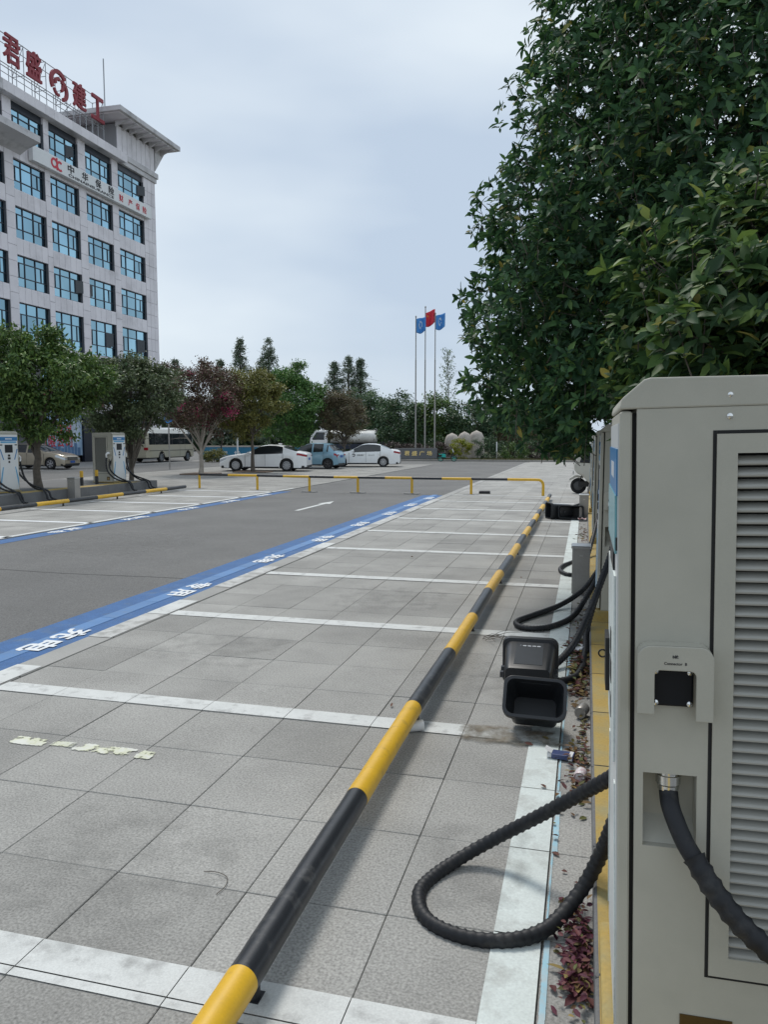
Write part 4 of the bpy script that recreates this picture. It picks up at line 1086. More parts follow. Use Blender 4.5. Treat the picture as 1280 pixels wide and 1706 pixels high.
def leaves(name,rng,pts,L,W,material,parent,droop=0.2,outward=0.5,centre=(0,0,0)):
    n=len(pts); o=pts-np.array(centre); o/=np.linalg.norm(o,axis=1,keepdims=True)+1e-6
    D=unit(n,rng)+o*outward; D[:,2]-=droop; D/=np.linalg.norm(D,axis=1,keepdims=True)
    N=unit(n,rng)*0.8+o*0.4+np.array([0,0,.8]); N/=np.linalg.norm(N,axis=1,keepdims=True)
    V,Fa=leaf_faces(pts,D,N,L*rng.uniform(.6,1.25,n),W*rng.uniform(.7,1.2,n),fold=.15,curl=.12)
    return quads_obj(name,V,Fa,material,parent)
def trunk(parent,rng,base,top,r0,targets,bark,nl=9,wob=0.025,fork=0.75,n=9):
    base=Vector(base); top=Vector(top)
    m=MB(); k=7; pts=[]; 
    for i in range(k):
        f=i/(k-1); p=base.lerp(top,f)+Vector((rng.normal(0,wob),rng.normal(0,wob),0))*(f>0)*(f<1); pts.append(p)
    rad=[r0*(1.25 if i==0 else 1-.45*i/(k-1)) for i in range(k)]
    m.tube(pts,rad,n)
    idx=rng.permutation(len(targets))[:nl]
    for q,j in enumerate(idx):
        f=fork+(1-fork)*rng.random(); a=pts[min(k-1,int(f*(k-1)))].copy(); tgt=Vector(targets[j])
        mid=a.lerp(tgt,.5)+Vector((rng.normal(0,.06),rng.normal(0,.06),rng.uniform(-.05,.12)))*(tgt-a).length*.6
        pp=smooth_path([a,mid,tgt],max(.05,(tgt-a).length/9)); nn=len(pp); ra=r0*rng.uniform(.32,.5)
        m.tube(pp,[ra*(1-.85*i/(nn-1))+.004 for i in range(nn)],6)
        for w in range(2):
            s=pp[int(nn*(.4+.2*w))]; e=s+Vector((rng.normal(),rng.normal(),rng.normal()*.6+.3)).normalized()*(tgt-a).length*.35
            m.tube([s,s.lerp(e,.5)+Vector((0,0,.03)),e],[ra*.4,ra*.28,.004],5)
    return m.build('trunk',bark,parent,smooth=60,fixn=False)
def tree(name,label,x,y,z0,fork_z,cz,rad,n,L,W,lm,bark,r0,seed,clumps=60,cs=.35,nl=9,lean=(0,0),hollow=.5,shape='ell',group=None,extra=None,cat='tree',keep=None,outward=.5,droop=.2,fork=.75):
    rng=np.random.default_rng(seed)
    t=thing(name,label,cat,(x,y,z0),0,group)
    c,p=crown_points(rng,n,rad,clumps,cs,hollow,shape,keep); ctr=np.array([lean[0],lean[1],cz-z0]); c=c+ctr; p=p+ctr
    trunk(t,rng,(0,0,-.05),(lean[0]*.6,lean[1]*.6,fork_z-z0),r0,c,bark,nl,fork=fork)
    leaves('crown',rng,p,L,W,lm,t,droop,outward,ctr)
    if extra: extra(t,rng,c,ctr)
    return t

def big_tree(label,x,y,z0,cz,rad,seed,n_tips,fork_z,keep=None,L=.104,W=.043,r0=.10,per=8,prof=None,lm='leaf_evergreen'):
    """broad-leaved evergreen with whorls of long leaves at the twig tips"""
    rng=np.random.default_rng(seed)
    t=thing('evergreen_tree',label,'tree',(x,y,z0),0,'evergreens behind the right kerb')
    ctr=np.array([0,0,cz-z0]); R_=np.array(rad)
    u=unit(n_tips*2,rng); r=rng.uniform(.12,1,n_tips*2)**0.45
    lump=1+.10*np.sin(4.3*u[:,0]+1.3*seed)*np.cos(3.7*u[:,2]*1.5)+.07*np.sin(7*u[:,1]+5*u[:,2])
    tips=u*(r*lump)[:,None]*R_
    if prof is not None:
        # crown outline given as radius against height
        zs=np.array([p[0] for p in prof]); rs_=np.array([p[1] for p in prof]); N_=n_tips*3
        z=rng.uniform(zs[0],zs[-1],N_); Rz=np.interp(z,zs,rs_); ok=rng.random(N_)<(Rz/rs_.max())**1.6*np.where(z>4.0,.72,1.0); z=z[ok]; Rz=Rz[ok]; a=rng.uniform(0,2*np.pi,len(z))
        rr=rng.uniform(.10,1,len(z))**.5*(1+.035*np.sin(3*a+1.7*z)+.04*np.sin(9*a-4.1*z)+.025*np.sin(6.3*z+2*a))
        tips=np.stack([Rz*rr*np.cos(a),Rz*rr*np.sin(a),z-cz],1)
    if keep is not None: tips=tips[keep(tips+ctr+np.array([x,y,z0]))]
    tips=tips[:n_tips]; nt=len(tips)
    out=tips/R_; out/=np.linalg.norm(out,axis=1,keepdims=True)+1e-6
    ax=out*.55+np.array([0,0,.75])+unit(nt,rng)*.55; ax/=np.linalg.norm(ax,axis=1,keepdims=True)
    k=per; A=np.repeat(ax,k,0); P=np.repeat(tips+ctr,k,0); n=nt*k
    # perpendicular frame
    ref=np.where(np.abs(A[:,2:3])<.9,np.array([[0,0,1.]]),np.array([[1.,0,0]])); S=np.cross(A,ref); S/=np.linalg.norm(S,axis=1,keepdims=True); T=np.cross(A,S)
    ang=np.tile(np.arange(k)*2.4,nt)+np.repeat(rng.uniform(0,6.3,nt),k); open_=rng.uniform(.35,1.5,n)
    rad_=S*np.cos(ang)[:,None]+T*np.sin(ang)[:,None]
    D=A*np.cos(open_)[:,None]+rad_*np.sin(open_)[:,None]; D[:,2]-=.30; D+=unit(n,rng)*.18; D/=np.linalg.norm(D,axis=1,keepdims=True)
    N=A*np.sin(open_)[:,None]-rad_*np.cos(open_)[:,None]+unit(n,rng)*.25; N/=np.linalg.norm(N,axis=1,keepdims=True)
    P=P-A*np.repeat(rng.uniform(0,.05,nt),k)[:,None]*1+A*rng.uniform(-.05,.01,n)[:,None]
    sz=rng.uniform(.5,1.25,n); V,Fa=leaf_faces9(P,D,N,L*sz,W*sz*rng.uniform(.85,1.2,n),fold=.16,curl=.28)
    quads_obj('crown',V,Fa,lm,t)
    # twigs under a share of the whorls
    m=MB(); sel=rng.permutation(nt)[:int(nt*.28)]
    for j in sel:
        e=tips[j]+ctr; b_=e-ax[j]*rng.uniform(.12,.28)-np.array([0,0,.02])
        m.tube([b_,e],[.0045,.002],4,caps=False)
    m.build('twigs','tree_bark',t,fixn=False,kind='stuff')
    trunk(t,rng,(0,0,-.05),(0,0,fork_z-z0),r0,(tips*.75+ctr),'tree_bark',26,fork=.55)
    return t
keepA=lambda q: ~((q[:,2]<2.05)&(q[:,0]>0.0)&(q[:,0]<1.05)) & (q[:,2]>1.62)
leaf_mat('leaf_evergreen_tip',[(0,(0.023,0.055,0.023)),(0.4,(0.043,0.094,0.036)),(0.75,(0.087,0.156,0.043)),(0.95,(0.167,0.254,0.059)),(1,(0.313,0.274,0.078))],rough=0.55,transl=0.32,spec=0.28)
big_tree('tall dark evergreen tree towering over the charging cabinets past the top of the photo',1.55,8.9,0.12,4.9,(2.55,2.4,3.75),21,17500,2.2,keep=keepA,prof=[(1.6,2.0),(1.9,2.5),(2.4,2.8),(3.3,2.9),(4.3,2.82),(5.1,2.5),(6.4,2.08),(7.4,1.5),(8.3,.4)])
keepB=lambda q: (q[:,1]>3.15)&(q[:,2]>1.75)
big_tree('nearer bushy evergreen tree with brighter leaf tips right behind the near charging cabinet',1.62,4.75,0.12,2.35,(1.55,1.35,1.15),22,4800,1.4,keep=keepB,L=.108,W=.045,r0=.07,lm='leaf_evergreen_tip')
big_tree('evergreen tree farther along the right kerb behind the third charging cabinet',1.75,14.2,0.12,3.6,(2.0,2.3,2.6),23,3200,2.0,keep=lambda q:q[:,2]>1.5)

tree('broadleaf_tree','leafy green tree between the two left charging cabinets, trunk forking low',-16.42,20.3,.262,2.1,3.6,(1.85,1.75,1.65),26000,.155,.065,'leaf_camphor','tree_bark',.13,31,clumps=150,cs=.34,nl=12,group='trees on the left island',fork=.6)
tree('broadleaf_tree','grey-green tree beside the white-fronted charging cabinet, minibus behind its trunk',-16.45,25.45,.0,1.7,3.45,(1.6,1.6,1.45),23000,.135,.06,'leaf_grey','tree_bark',.10,32,clumps=140,cs=.32,nl=12,group='trees on the left island',fork=.35)
def pink(t,rng,c,ctr):
    sel=c[rng.permutation(len(c))[:60]]; sel=sel[(sel[:,0]>.1)&(sel[:,1]<.2)][:9]
    p=np.concatenate([s+rng.normal(size=(45,3))*.11 for s in sel]+[np.array([1.95,-.5,.45+ctr[2]-1.3])+rng.normal(size=(150,3))*.16, np.array([1.75,-.7,1.15+ctr[2]-1.3])+rng.normal(size=(120,3))*.15, np.array([-.2,-1.75,.7+ctr[2]-1.3])+rng.normal(size=(90,3))*.13])
    leaves('blossom',rng,p,.09,.06,'leaf_pink',t)
tree('crape_myrtle','reddish tree with a pale trunk and magenta blossom behind the rail end',-18.7,35.0,.04,1.9,3.95,(2.1,1.9,1.9),18000,.13,.055,'leaf_red','pale_bark',.12,33,clumps=110,cs=.38,nl=14,extra=pink,fork=.6,group='trees beyond the rail')
tree('broadleaf_tree','yellow-olive tree standing in front of the nearest white sedan',-17.12,37.75,.04,2.35,3.85,(1.6,1.5,1.85),18000,.15,.065,'leaf_olive','tree_bark',.11,34,clumps=95,cs=.36,nl=10,group='trees beyond the rail',fork=.85)
tree('broadleaf_tree','round-crowned bright green tree behind the nearest white sedan',-18.4,46.9,.0,2.2,4.05,(1.95,1.75,2.5),26000,.16,.075,'leaf_green','tree_bark',.13,35,clumps=130,cs=.40,nl=10,group='trees beyond the rail')
tree('broadleaf_tree','brownish sparse-crowned tree behind the blue hatchback',-15.3,47.9,.0,1.8,3.35,(1.45,1.3,1.7),14000,.13,.055,'leaf_brown','tree_bark',.10,36,clumps=85,cs=.34,nl=10,group='trees beyond the rail')
# trees behind the sign wall and flagpoles
FT=[('broad mid-green tree left of the flagpoles',-28.4,101.5,5.4,(3.6,3.0,3.6),'leaf_far_haze',41),
    ('dark green tree directly behind the left flagpole',-16.4,70.8,3.3,(2.5,2.2,2.6),'leaf_dark',42),
    ('olive-tinted tree behind the right flagpole',-13.6,71.6,3.4,(2.4,2.2,2.5),'leaf_camphor',43),
    ('pale green rounded tree beyond the tanker truck end',-24.6,103.0,4.6,(3.6,3.0,3.4),'leaf_far_haze',44),
    ('dark tree right of the flagpoles above the beige rocks',-10.4,70.4,3.0,(2.4,2.2,2.3),'leaf_dark',45),
    ('brown-green tree far right behind the hedge',-6.5,72.0,3.1,(2.6,2.2,2.5),'leaf_brown',46)]
for l,x,y,cz,rad,lm,sd in FT:
    tree('broadleaf_tree',l,x,y,.0,1.5,cz,rad,7000,.24,.12,lm,'tree_bark',.12,sd,clumps=60,cs=.6,nl=7,group='trees behind the sign wall')
# wispy young tree
def wispy(label,x,y,z0,h,seed,n=900):
    rng=np.random.default_rng(seed); t=thing('young_tree',label,'tree',(x,y,z0))
    m=MB(); P=[]
    m.tube([(0,0,0),(.1,0,h*.5),(0,0,h)],[.07,.045,.008],6)
    for k in range(26):
        z=h*(.4+.58*k/26); a=k*2.4; L_=(1.1-.75*k/26)*1.7; e=(math.cos(a)*L_*.7,math.sin(a)*L_*.7,z+L_*.75)
        m.tube([(0,0,z),(e[0]*.5,e[1]*.5,z+L_*.28),e],[.02,.012,.004],4)
        f=rng.random((n//26,1)); P.append(np.array([0,0,z])*(1-f)+np.array(e)*f+rng.normal(size=(n//26,3))*.10)
    m.build('trunk','tree_bark',t,fixn=False)
    leaves('crown',rng,np.concatenate(P),.20,.075,'leaf_camphor',t,droop=-.1); return t
wispy('thin wispy young tree rising above the hedge right of the flagpoles',-13.0,73.5,0,10.3,51)
# conifers behind
CON=[(-47.5,101,15.2,'tallest narrow conifer above the yellow-olive tree'),(-43.6,102,15.2,'narrow conifer just right of the tallest one'),(-50.0,100,12.2,'short conifer left of the tallest conifer'),
     (-41.5,107,12.2,'thin conifer tip above the round green tree'),(-35.2,106,12.2,'leftmost conifer of the trio above the brown tree'),(-33.2,106.5,12.9,'middle conifer of the trio above the brown tree'),(-31.6,107,12.6,'rightmost conifer of the trio above the brown tree'),(-56,98,12.2,'conifer tip above the red-leaved tree'),(-45.6,104,12.8,'conifer half hidden between the two tallest conifers')]
for i,(x,y,h,l) in enumerate(CON):
    tree('conifer_tree',l,x,y,-.05,h*.9,h*.56,(3.3+.2*(i%3),3.3,h*.47),5600,.36,.11,'leaf_conifer_haze','tree_bark',.16,60+i,clumps=330,cs=.34,nl=22,hollow=.1,shape='cone',group='conifers beyond the car park',fork=.2,droop=.5)
# the far belt of trees that reads as one mass
rng=np.random.default_rng(90); P=[]
for k in range(75):
    x=-66+0.84*k+rng.normal(0,.5); y=100+rng.uniform(-2,9); h=rng.uniform(5.0,8.4) if x<-25 else rng.uniform(3.5,5.2)
    n=620; u=unit(n,rng)*(rng.uniform(.5,1,n)**.6)[:,None]; P.append(u*np.array([2.2,1.8,h*.5])+np.array([x,y,h*.5]))
belt=leaves('tree_belt',rng,np.concatenate(P),.5,.26,'leaf_dark',None); tag(belt,'dark belt of distant trees closing the car park behind the vehicles','trees',kind='stuff')
rng=np.random.default_rng(91); P=[]
for k in range(46):
    x=-37+1.2*k*.85; y=66.5+rng.uniform(-.8,2.5)+max(0,(-x-16))*.6
    if x<-15: continue
    h=rng.uniform(1.3,2.5); n=420; u=unit(n,rng)*(rng.uniform(.6,1,n)**.6)[:,None]; P.append(u*np.array([1.0,.9,h*.5])+np.array([x,y,h*.5]))
hd=leaves('hedge',rng,np.concatenate(P),.17,.08,'leaf_dark',None); tag(hd,'dark clipped hedge behind the grass verge','hedge',kind='stuff')
def shrub(label,x,y,z0,rad,lm,seed,n=2600,L=.12,W=.06,group=None):
    rng=np.random.default_rng(seed); t=thing('shrub',label,'shrub',(x,y,z0),0,group)
    c,p=crown_points(rng,n,rad,34,.22,.5); p=p[p[:,2]>-rad[2]*.95]+np.array([0,0,rad[2]*.95]); c=c+np.array([0,0,rad[2]*.95])
    trunk(t,rng,(0,0,-.03),(0,0,rad[2]*.5),.03,c,'tree_bark',8,wob=.01)
    leaves('crown',rng,p,L,W,lm,t,centre=(0,0,rad[2])); return t
shrub('bright yellow-green rounded shrub in front of the beige rocks',-9.9,62.5,.06,(.95,.8,.95),'leaf_yellow',101)
shrub('low purple-brown shrub behind the sign wall',-13.5,63.0,.06,(1.5,.7,.72),'leaf_purple',102)
shrub('purple-brown shrub between the flagpoles and the beige rocks',-11.7,63.2,.06,(1.1,.7,.75),'leaf_purple',103)
shrub('dark shrub left of the sign wall behind the sedan boot',-16.2,64.5,.0,(1.2,.8,.85),'leaf_purple',104)
shrub('leafy dark shrub right of the yellow-green one',-7.7,62.6,.06,(1.1,.8,.95),'leaf_dark',105)
shrub('mixed green shrub by the white marker post',-5.6,63.0,.06,(1.1,.8,.7),'leaf_camphor',106)
shrub('brownish shrub right of the white marker post',-3.4,63.2,.06,(1.3,.8,.8),'leaf_purple',107)
shrub('green shrub at the right end of the verge',-0.9,63.2,.06,(1.3,.8,.85),'leaf_camphor',108)
shrub('dark shrub behind the white tricycle',1.8,63.5,.06,(1.4,.8,.9),'leaf_dark',109)
shrub('yellowish low bush beside the minibus front',-27.6,53.8,-.02,(1.0,.6,.5),'leaf_olive',110)
shrub('small dark green bush behind the bonnet of the nearest white sedan',-22.6,52.8,-.02,(.8,.8,.8),'leaf_dark',111)
rng=np.random.default_rng(92); n=16000
P=np.stack([rng.uniform(-14,8,n),60.15+rng.random(n)**1.5*5.0,np.full(n,.05)],1); D=unit(n,rng)*.5+np.array([0,0,1.]); D/=np.linalg.norm(D,axis=1,keepdims=True)
V,Fa=leaf_faces(P,D,unit(n,rng),rng.uniform(.06,.22,n),rng.uniform(.012,.03,n)); o=quads_obj('grass',V,Fa,'grass_blade'); tag(o,'dry yellowish grass on the verge behind the far kerb','grass',kind='stuff')

# ------------------------------------------------------------------ rocks, sign wall, flags, posts
mat('rock_beige',(0.46,0.41,0.36),rough=0.9,var=0.22,scale=4,bump=.5,bscale=9,grain=.12,gscale=25)
for i,(x,y,rx,h,l) in enumerate(((-10.95,64.2,.62,2.2,'leftmost of the three beige rounded rocks'),(-9.95,64.6,.62,2.32,'middle beige rounded rock behind the yellow-green shrub'),(-9.0,65.0,.66,2.42,'rightmost beige rounded rock half hidden by leaves'))):
    m=MB(); rings=[]; r_=random.Random(i)
    for k in range(13):
        f=k/12; w=1.0 if f<.6 else math.sqrt(max(0.0,1-((f-.6)/.4)**2))+.02
        rings.append([(rx*w*(1+.05*math.sin(5*a+i)+.03*r_.uniform(-1,1))*math.cos(a),rx*.8*w*math.sin(a),h*f) for a in [2*math.pi*j/22 for j in range(22)]])
    m.loft(rings); m.build('rock','rock_beige',label=l,cat='rock',group='beige rocks on the verge',smooth=60,loc=(x,y,.04))
mat('granite_dark',(0.055,0.058,0.062),rough=0.35,var=0.15,scale=3,grain=.1,gscale=60); mat('gold',(0.58,0.44,0.17),rough=0.4,metal=0.5,var=0.1)
sw=thing('sign_wall','sloping dark granite sign wall with gold characters below the flagpoles','sign',(-13.25,60.6,0.0),R(10))
MB().prism([(-0.55,0.12),(-0.55,0.18),(0.05,1.0),(0.45,1.0),(0.45,0.12)],-1.75,1.7,'x').build('slab','granite_dark',sw,bevel=.02)
MB().box(-1.95,1.9,-.75,.55,-.05,.12).build('base','stone_edge',sw,bevel=.02)
up=Vector((0,.6,.82)).normalized()
for q,ch in enumerate('君栎广场'):
    text(ch if q!=1 else '盛',.5,.012,'gold',basis(Vector((-.72+.60*q,-.55+.6*.5,.18+.82*.5))+Vector((0,-.82,.6)).normalized()*.004,(1,0,0),up),'lettering',sw,bold=.008,fit=(.42,.44))
mat('flag_blue',(0.075,0.29,0.68),rough=.7,var=.15,scale=3); mat('flag_red',(0.66,0.03,0.055),rough=.7,var=.12,scale=3); mat('flag_pale',(0.6,0.74,0.85),rough=.7,var=.05); mat('flag_gold',(0.75,0.45,0.05),rough=.7,var=.05)
def flag(label,x,y,z,w,h,material,emb,seed,droop):
    t=thing('flag',label,'flag',(x,y,z),R(15),'flags on the poles')
    def S(u,v,e=0.0):
        d=.22*u*math.sin(4.2*u*2+seed+v*1.1); 
        return (u*w*.92+.02, d+.08*math.sin(6*u+3*v+seed)*u-e, -v*h+droop*u*w*(.55 if v<.5 else .75)-(.18*math.sin(3*u)*v))
    nu,nv=16,12; m=MB(); vs=[S(i/nu,j/nv) for j in range(nv+1) for i in range(nu+1)]
    m.add(vs,[(j*(nu+1)+i,j*(nu+1)+i+1,(j+1)*(nu+1)+i+1,(j+1)*(nu+1)+i) for j in range(nv) for i in range(nu)])
    o=m.build('cloth',material,t,smooth=80); md=o.modifiers.new('s','SOLIDIFY'); md.thickness=.006
    if emb=='ring':
        m=MB()
        for k in range(24):
            a,b_=2*math.pi*k/24,2*math.pi*(k+1)/24
            for ro,ri in ((.24,.13),):
                q=[S(.48+ro*math.cos(c)*.8,.45+ro*math.sin(c)*1.15,.012) for c in (a,b_)]+[S(.48+ri*math.cos(c)*.8,.45+ri*math.sin(c)*1.15,.012) for c in (b_,a)]
                if k not in (3,4,14): m.add(q,[(0,1,2,3)])
        m.build('emblem','flag_pale',t)
    else:
        m=MB()
        for cu,cv,rr in ((.2,.27,.11),(.36,.10,.035),(.43,.19,.035),(.43,.33,.035),(.36,.43,.035)):
            pts=[S(cu+(rr if k%2==0 else rr*.42)*math.sin(math.pi*k/5)*.67,cv-(rr if k%2==0 else rr*.42)*math.cos(math.pi*k/5),.014) for k in range(10)]
            c=S(cu,cv,.014); m.add([c]+pts,[(0,1+k,1+(k+1)%10) for k in range(10)])
        m.build('star','flag_gold',t)
    return t
for x,y,top,l,(fl,mt,em,dr) in ((-13.45,61.3,11.35,'left flagpole, the shortest of the three',('blue flag with pale ring emblem on the left pole','flag_blue','ring',.35)),(-12.72,61.5,12.1,'middle flagpole, the tallest, carrying the red flag',('red flag with gold stars on the middle pole','flag_red','star',.75)),(-11.95,61.7,11.6,'right flagpole of the three',('blue flag with pale emblem on the right pole','flag_blue','ring',.45))):
    t=thing('flagpole',l,'flagpole',(x,y,0.06),0,'flagpoles behind the sign wall')
    MB().tube([(0,0,0),(0,0,4.4)],.065,10).build('lower_tube','steel_dull',t,smooth=60); MB().tube([(0,0,4.4),(0,0,8.0)],.053,10).build('middle_tube','steel_dull',t,smooth=60); MB().tube([(0,0,8.0),(0,0,top)],.042,10).build('upper_tube','steel_dull',t,smooth=60)
    MB().lathe([(0,top+.16),(.05,top+.12),(.07,top+.06),(.05,top),(.0,top)],10).build('finial','steel_dull',t,smooth=60); MB().box(-.2,.2,-.2,.2,-.05,.02).build('base_plate','steel_dull',t)
    flag(fl,x,y,top-.05 if em=='ring' else top-.35,.82,1.08,mt,em,top*3,dr)
t=thing('marker_post','white and grey marker post on the verge before the hedge','post',(-6.9,61.6,.06)); MB().cyl((0,0,0),(0,0,.7),.04,10).build('lower_tube','steel_dull',t); MB().cyl((0,0,.7),(0,0,1.45),.05,10).build('upper_tube','white_plastic',t)
t=thing('lamp_post','slim white post behind the nearest white sedan','post',(-25.4,53.3,0)); MB().cyl((0,0,0),(0,0,3.6),.065,10).build('pole','white_plastic',t,smooth=60); MB().cbox(-.08,.08,-.08,.08,0,.12,.01).build('base','steel_dull',t)
t=thing('round_sign','blue octagonal road sign seen among the leaves above the minibus','sign',(-23.6,40.4,0),R(30)); MB().cyl((0,0,0),(0,0,3.2),.04,8).build('pole','steel_dull',t)
mat('sign_blue',(0.02,0.22,0.62),rough=.4,var=.05); m=MB(); m.prism([(.29*math.cos(R(22.5+45*k)),2.95+.29*math.sin(R(22.5+45*k))) for k in range(8)],-.06,-.045,'y'); m.build('plate','sign_blue',t); m=MB(); m.box(-.09,.02,-.062,-.06,2.85,2.9); m.box(.05,.12,-.062,-.06,2.8,2.92); m.build('symbol','pack_blue',t)
mat('hoarding_blue',(0.035,0.20,0.34),rough=.6,var=.12,scale=1.2)
t=thing('hoarding','low blue hoarding with white characters and pale coping behind the minibus front','hoarding',(-30.4,57.0,0),math.atan2(1.73,6.61))
for k in range(5): MB().box(1.66*k+.01,1.66*k+1.65,-.04,.04,0.05,1.08).build('panel','hoarding_blue',t)
MB().box(-.05,8.35,-.07,.07,1.08,1.2).build('coping','rock_beige',t)
for k in range(6): MB().box(1.66*k-.05,1.66*k+.05,-.09,-.041,0,1.08 if k!=1 else 1.25).build('post','hoarding_blue' if k!=1 else 'window_frame',t)
for q,ch in enumerate('贺场方'): text(ch,.5,.01,'sign_panel',basis((1.9+1.05*q,-.045,.55),(1,0,0),(0,0,1)),'lettering',t,bold=.012,fit=(.5,.42))
# ------------------------------------------------------------------ vehicles
def paint(name,c,metal=0.0,rough=.3): return mat(name,c,rough=rough,metal=metal,var=.03,coat=.6)
paint('car_white',(0.86,0.865,0.86)); paint('car_blue',(0.20,0.36,0.46),.3); paint('car_beige',(0.36,0.31,0.23),.35); paint('bus_cream',(0.42,0.385,0.29)); paint('bus_roof',(0.66,0.645,0.58))
mat('car_glass',(0.018,0.022,0.026),rough=.04,var=0,spec=.7); mat('tyre',(0.015,0.015,0.016),rough=.8,var=.2,scale=20); mat('rim_alloy',(0.46,0.46,0.47),rough=.32,metal=.8,var=0); mat('rim_dark',(0.10,0.10,0.105),rough=.4,metal=.5,var=0)
mat('tail_red',(0.30,0.008,0.014),rough=.25,var=0); mat('lamp_clear',(0.55,0.57,0.58),rough=.12,metal=.4,var=0); mat('trim_black',(0.018,0.018,0.019),rough=.5,var=0); mat('plate_blue',(0.02,0.09,0.34),rough=.5,var=0)
def gsm(a,s):
    k=np.exp(-.5*(np.arange(-3*s,3*s+1)/max(s,.5))**2); k/=k.sum(); p=np.pad(a,3*s,mode='edge'); return np.convolve(p,k,'valid')
def wheel(parent,x,y,r,w,out,rim='rim_alloy',spokes=5):
    """tyre on a cylinder axis y; out=+1/-1 side that shows the rim"""
    m=MB(); m.lathe([(r*.66,-w/2),(r*.93,-w/2),(r,-w/2+.03),(r,w/2-.03),(r*.93,w/2),(r*.66,w/2)],28,axis='y',close=True)
    o=m.build('wheel','tyre',parent,smooth=35,loc=(x,y,r))
    m=MB(); yo=out*w*.34; R1=r*.66
    m.lathe([(R1,out*w/2*.96),(R1*.93,out*w/2*.98),(R1*.90,yo*.6),(R1,yo*.5)],28,axis='y',close=True); m.lathe([(0,yo+out*.02),(R1*.24,yo+out*.015),(R1*.26,yo-out*.03),(0,yo-out*.03)],14,axis='y')
    for k in range(spokes):
        a=2*math.pi*k/spokes+.3
        for da in (-.10,.10):
            p=[]
            for rr,wd in ((R1*.2,R1*.075),(R1*.93,R1*.10)):
                c,s=math.cos(a+da),math.sin(a+da); p+= [(rr*c-wd*s,rr*s+wd*c),(rr*c+wd*s,rr*s-wd*c)]
            m.prism([p[0],p[1],p[3],p[2]],yo-out*.015,yo+out*.012,'y')
    m.build('rim',rim,o,smooth=35)
    m=MB(); m.lathe([(0,yo-out*.05),(R1*.97,yo-out*.05)],20,axis='y'); m.build('brake_disc','trim_black',o)
    return o
def car(name,label,loc,rz,P,paintm,group='cars parked beyond the rail',rim='rim_alloy',spokes=5,tail=None,detail=None,cat='car'):
    """P: L,W, wb, fo (front overhang), r, T: [(x,z)] roof centre line from front (x=+) to rear, B: shoulder line, ws/rw: windscreen and rear-window x ranges, pillars"""
    t=thing(name,label,cat,loc,rz,group)
    L,W=P['L'],P['W']; h=L/2; xf=h-P['fo']; xr=xf-P['wb']; r=P['r']; ra=r+.055
    X=np.unique(np.round(np.concatenate([np.linspace(-h,h,84),[xf-ra,xf+ra,xr-ra,xr+ra,xf,xr]]),3))
    Tx=[p[0] for p in P['T']][::-1]; Tz=[p[1] for p in P['T']][::-1]; fine=np.linspace(-h,h,400); T=np.interp(X,fine,gsm(np.interp(fine,Tx,Tz),4))
    Bx=[p[0] for p in P['B']][::-1]; Bz=[p[1] for p in P['B']][::-1]; Bs=np.interp(X,fine,gsm(np.interp(fine,Bx,Bz),8))
    zb0=P.get('zb',.20)
    rows=[]
    for x,Tt,Bb in zip(X,T,Bs):
        u=abs(x)/h; w=W/2*(1-P.get('taper',.17)*u**7-.03*u**2)
        zb=zb0+(.06*max(0,(u-.85)/.15) if u>.85 else 0)
        for xc in (xf,xr):
            d=abs(x-xc)
            if d<ra: zb=max(zb,r+math.sqrt(max(0,ra*ra-d*d))-.005)
        Bb=min(Bb,Tt-.02); Bb=max(Bb,zb+.09)
        k=max(0,Tt-Bb)
        wt=w*.95-k*P.get('tumble',.36) if k>.12 else w*.95-k*P.get('tumble',.36)-.03
        rows.append([(w-.05,zb),(w-.008,zb+.012),(w,max(min(.52,Bb-.14),zb+.025)),(w*.992,max(Bb-.12,zb+.05)),(w*.955,Bb),((w*.955+wt)/2+.012*min(1,k*3),(Bb+Tt-.06*min(1,k*4))/2),(wt,Tt-.05*min(1,k*4)-.004),(wt*.62,Tt-.008),(0,Tt)])
    n=len(rows[0]); full=[[(x,-a,b_) for a,b_ in rw]+[(x,a,b_) for a,b_ in rw[-2::-1]] for x,rw in zip(X,rows)]
    nn=len(full[0]); V=[p for rg in full for p in rg]
    parts={'body':MB(),'side':MB(),'ws':MB(),'rw':MB(),'hl':MB(),'tl':MB()}
    for q in parts.values(): q.v=V
    pil=P['pillars']; ws0,ws1=P['ws']; rw0,rw1=P['rw']
    for i in range(len(X)-1):
        xm=(X[i]+X[i+1])/2; km=(T[i]+T[i+1]-Bs[i]-Bs[i+1])/2
        for j in range(nn-1):
            f=(i*nn+j,i*nn+j+1,(i+1)*nn+j+1,(i+1)*nn+j); jj=j if j<n-1 else nn-2-j; key='body'
            if jj in (4,5) and km>.17 and rw1-.02<xm<ws0+.02 - (ws0-ws1)*0.45 + 0 and not any(abs(xm-p)<pw for p,pw in pil): key='side'
            elif jj in (6,7) and ws1<xm<ws0: key='ws'
            elif jj in (6,7) and rw0<xm<rw1: key='rw'
            if key=='body' and jj==3 and xm>h-P['flamp'][0]: key='hl'
            if key=='body' and jj==3 and xm<-h+P['rlamp'][0]: key='tl'
            parts[key].f.append(f); parts[key].m.append(0)
    parts['body'].f.append(tuple(range(nn))); parts['body'].f.append(tuple(range((len(X)-1)*nn+nn-1,(len(X)-1)*nn-1,-1))); parts['body'].m+= [0,0]
    def clean(mb):
        used=sorted({i for f in mb.f for i in f}); mp={a:k for k,a in enumerate(used)}; mb.v=[mb.v[a] for a in used]; mb.f=[tuple(mp[i] for i in f) for f in mb.f]; return mb
    body=clean(parts['body']).build('body',paintm,t,smooth=48)
    clean(parts['ws']).build('windscreen','car_glass',t,smooth=40); clean(parts['rw']).build('rear_window','car_glass',t,smooth=40)
    s=clean(parts['side'])
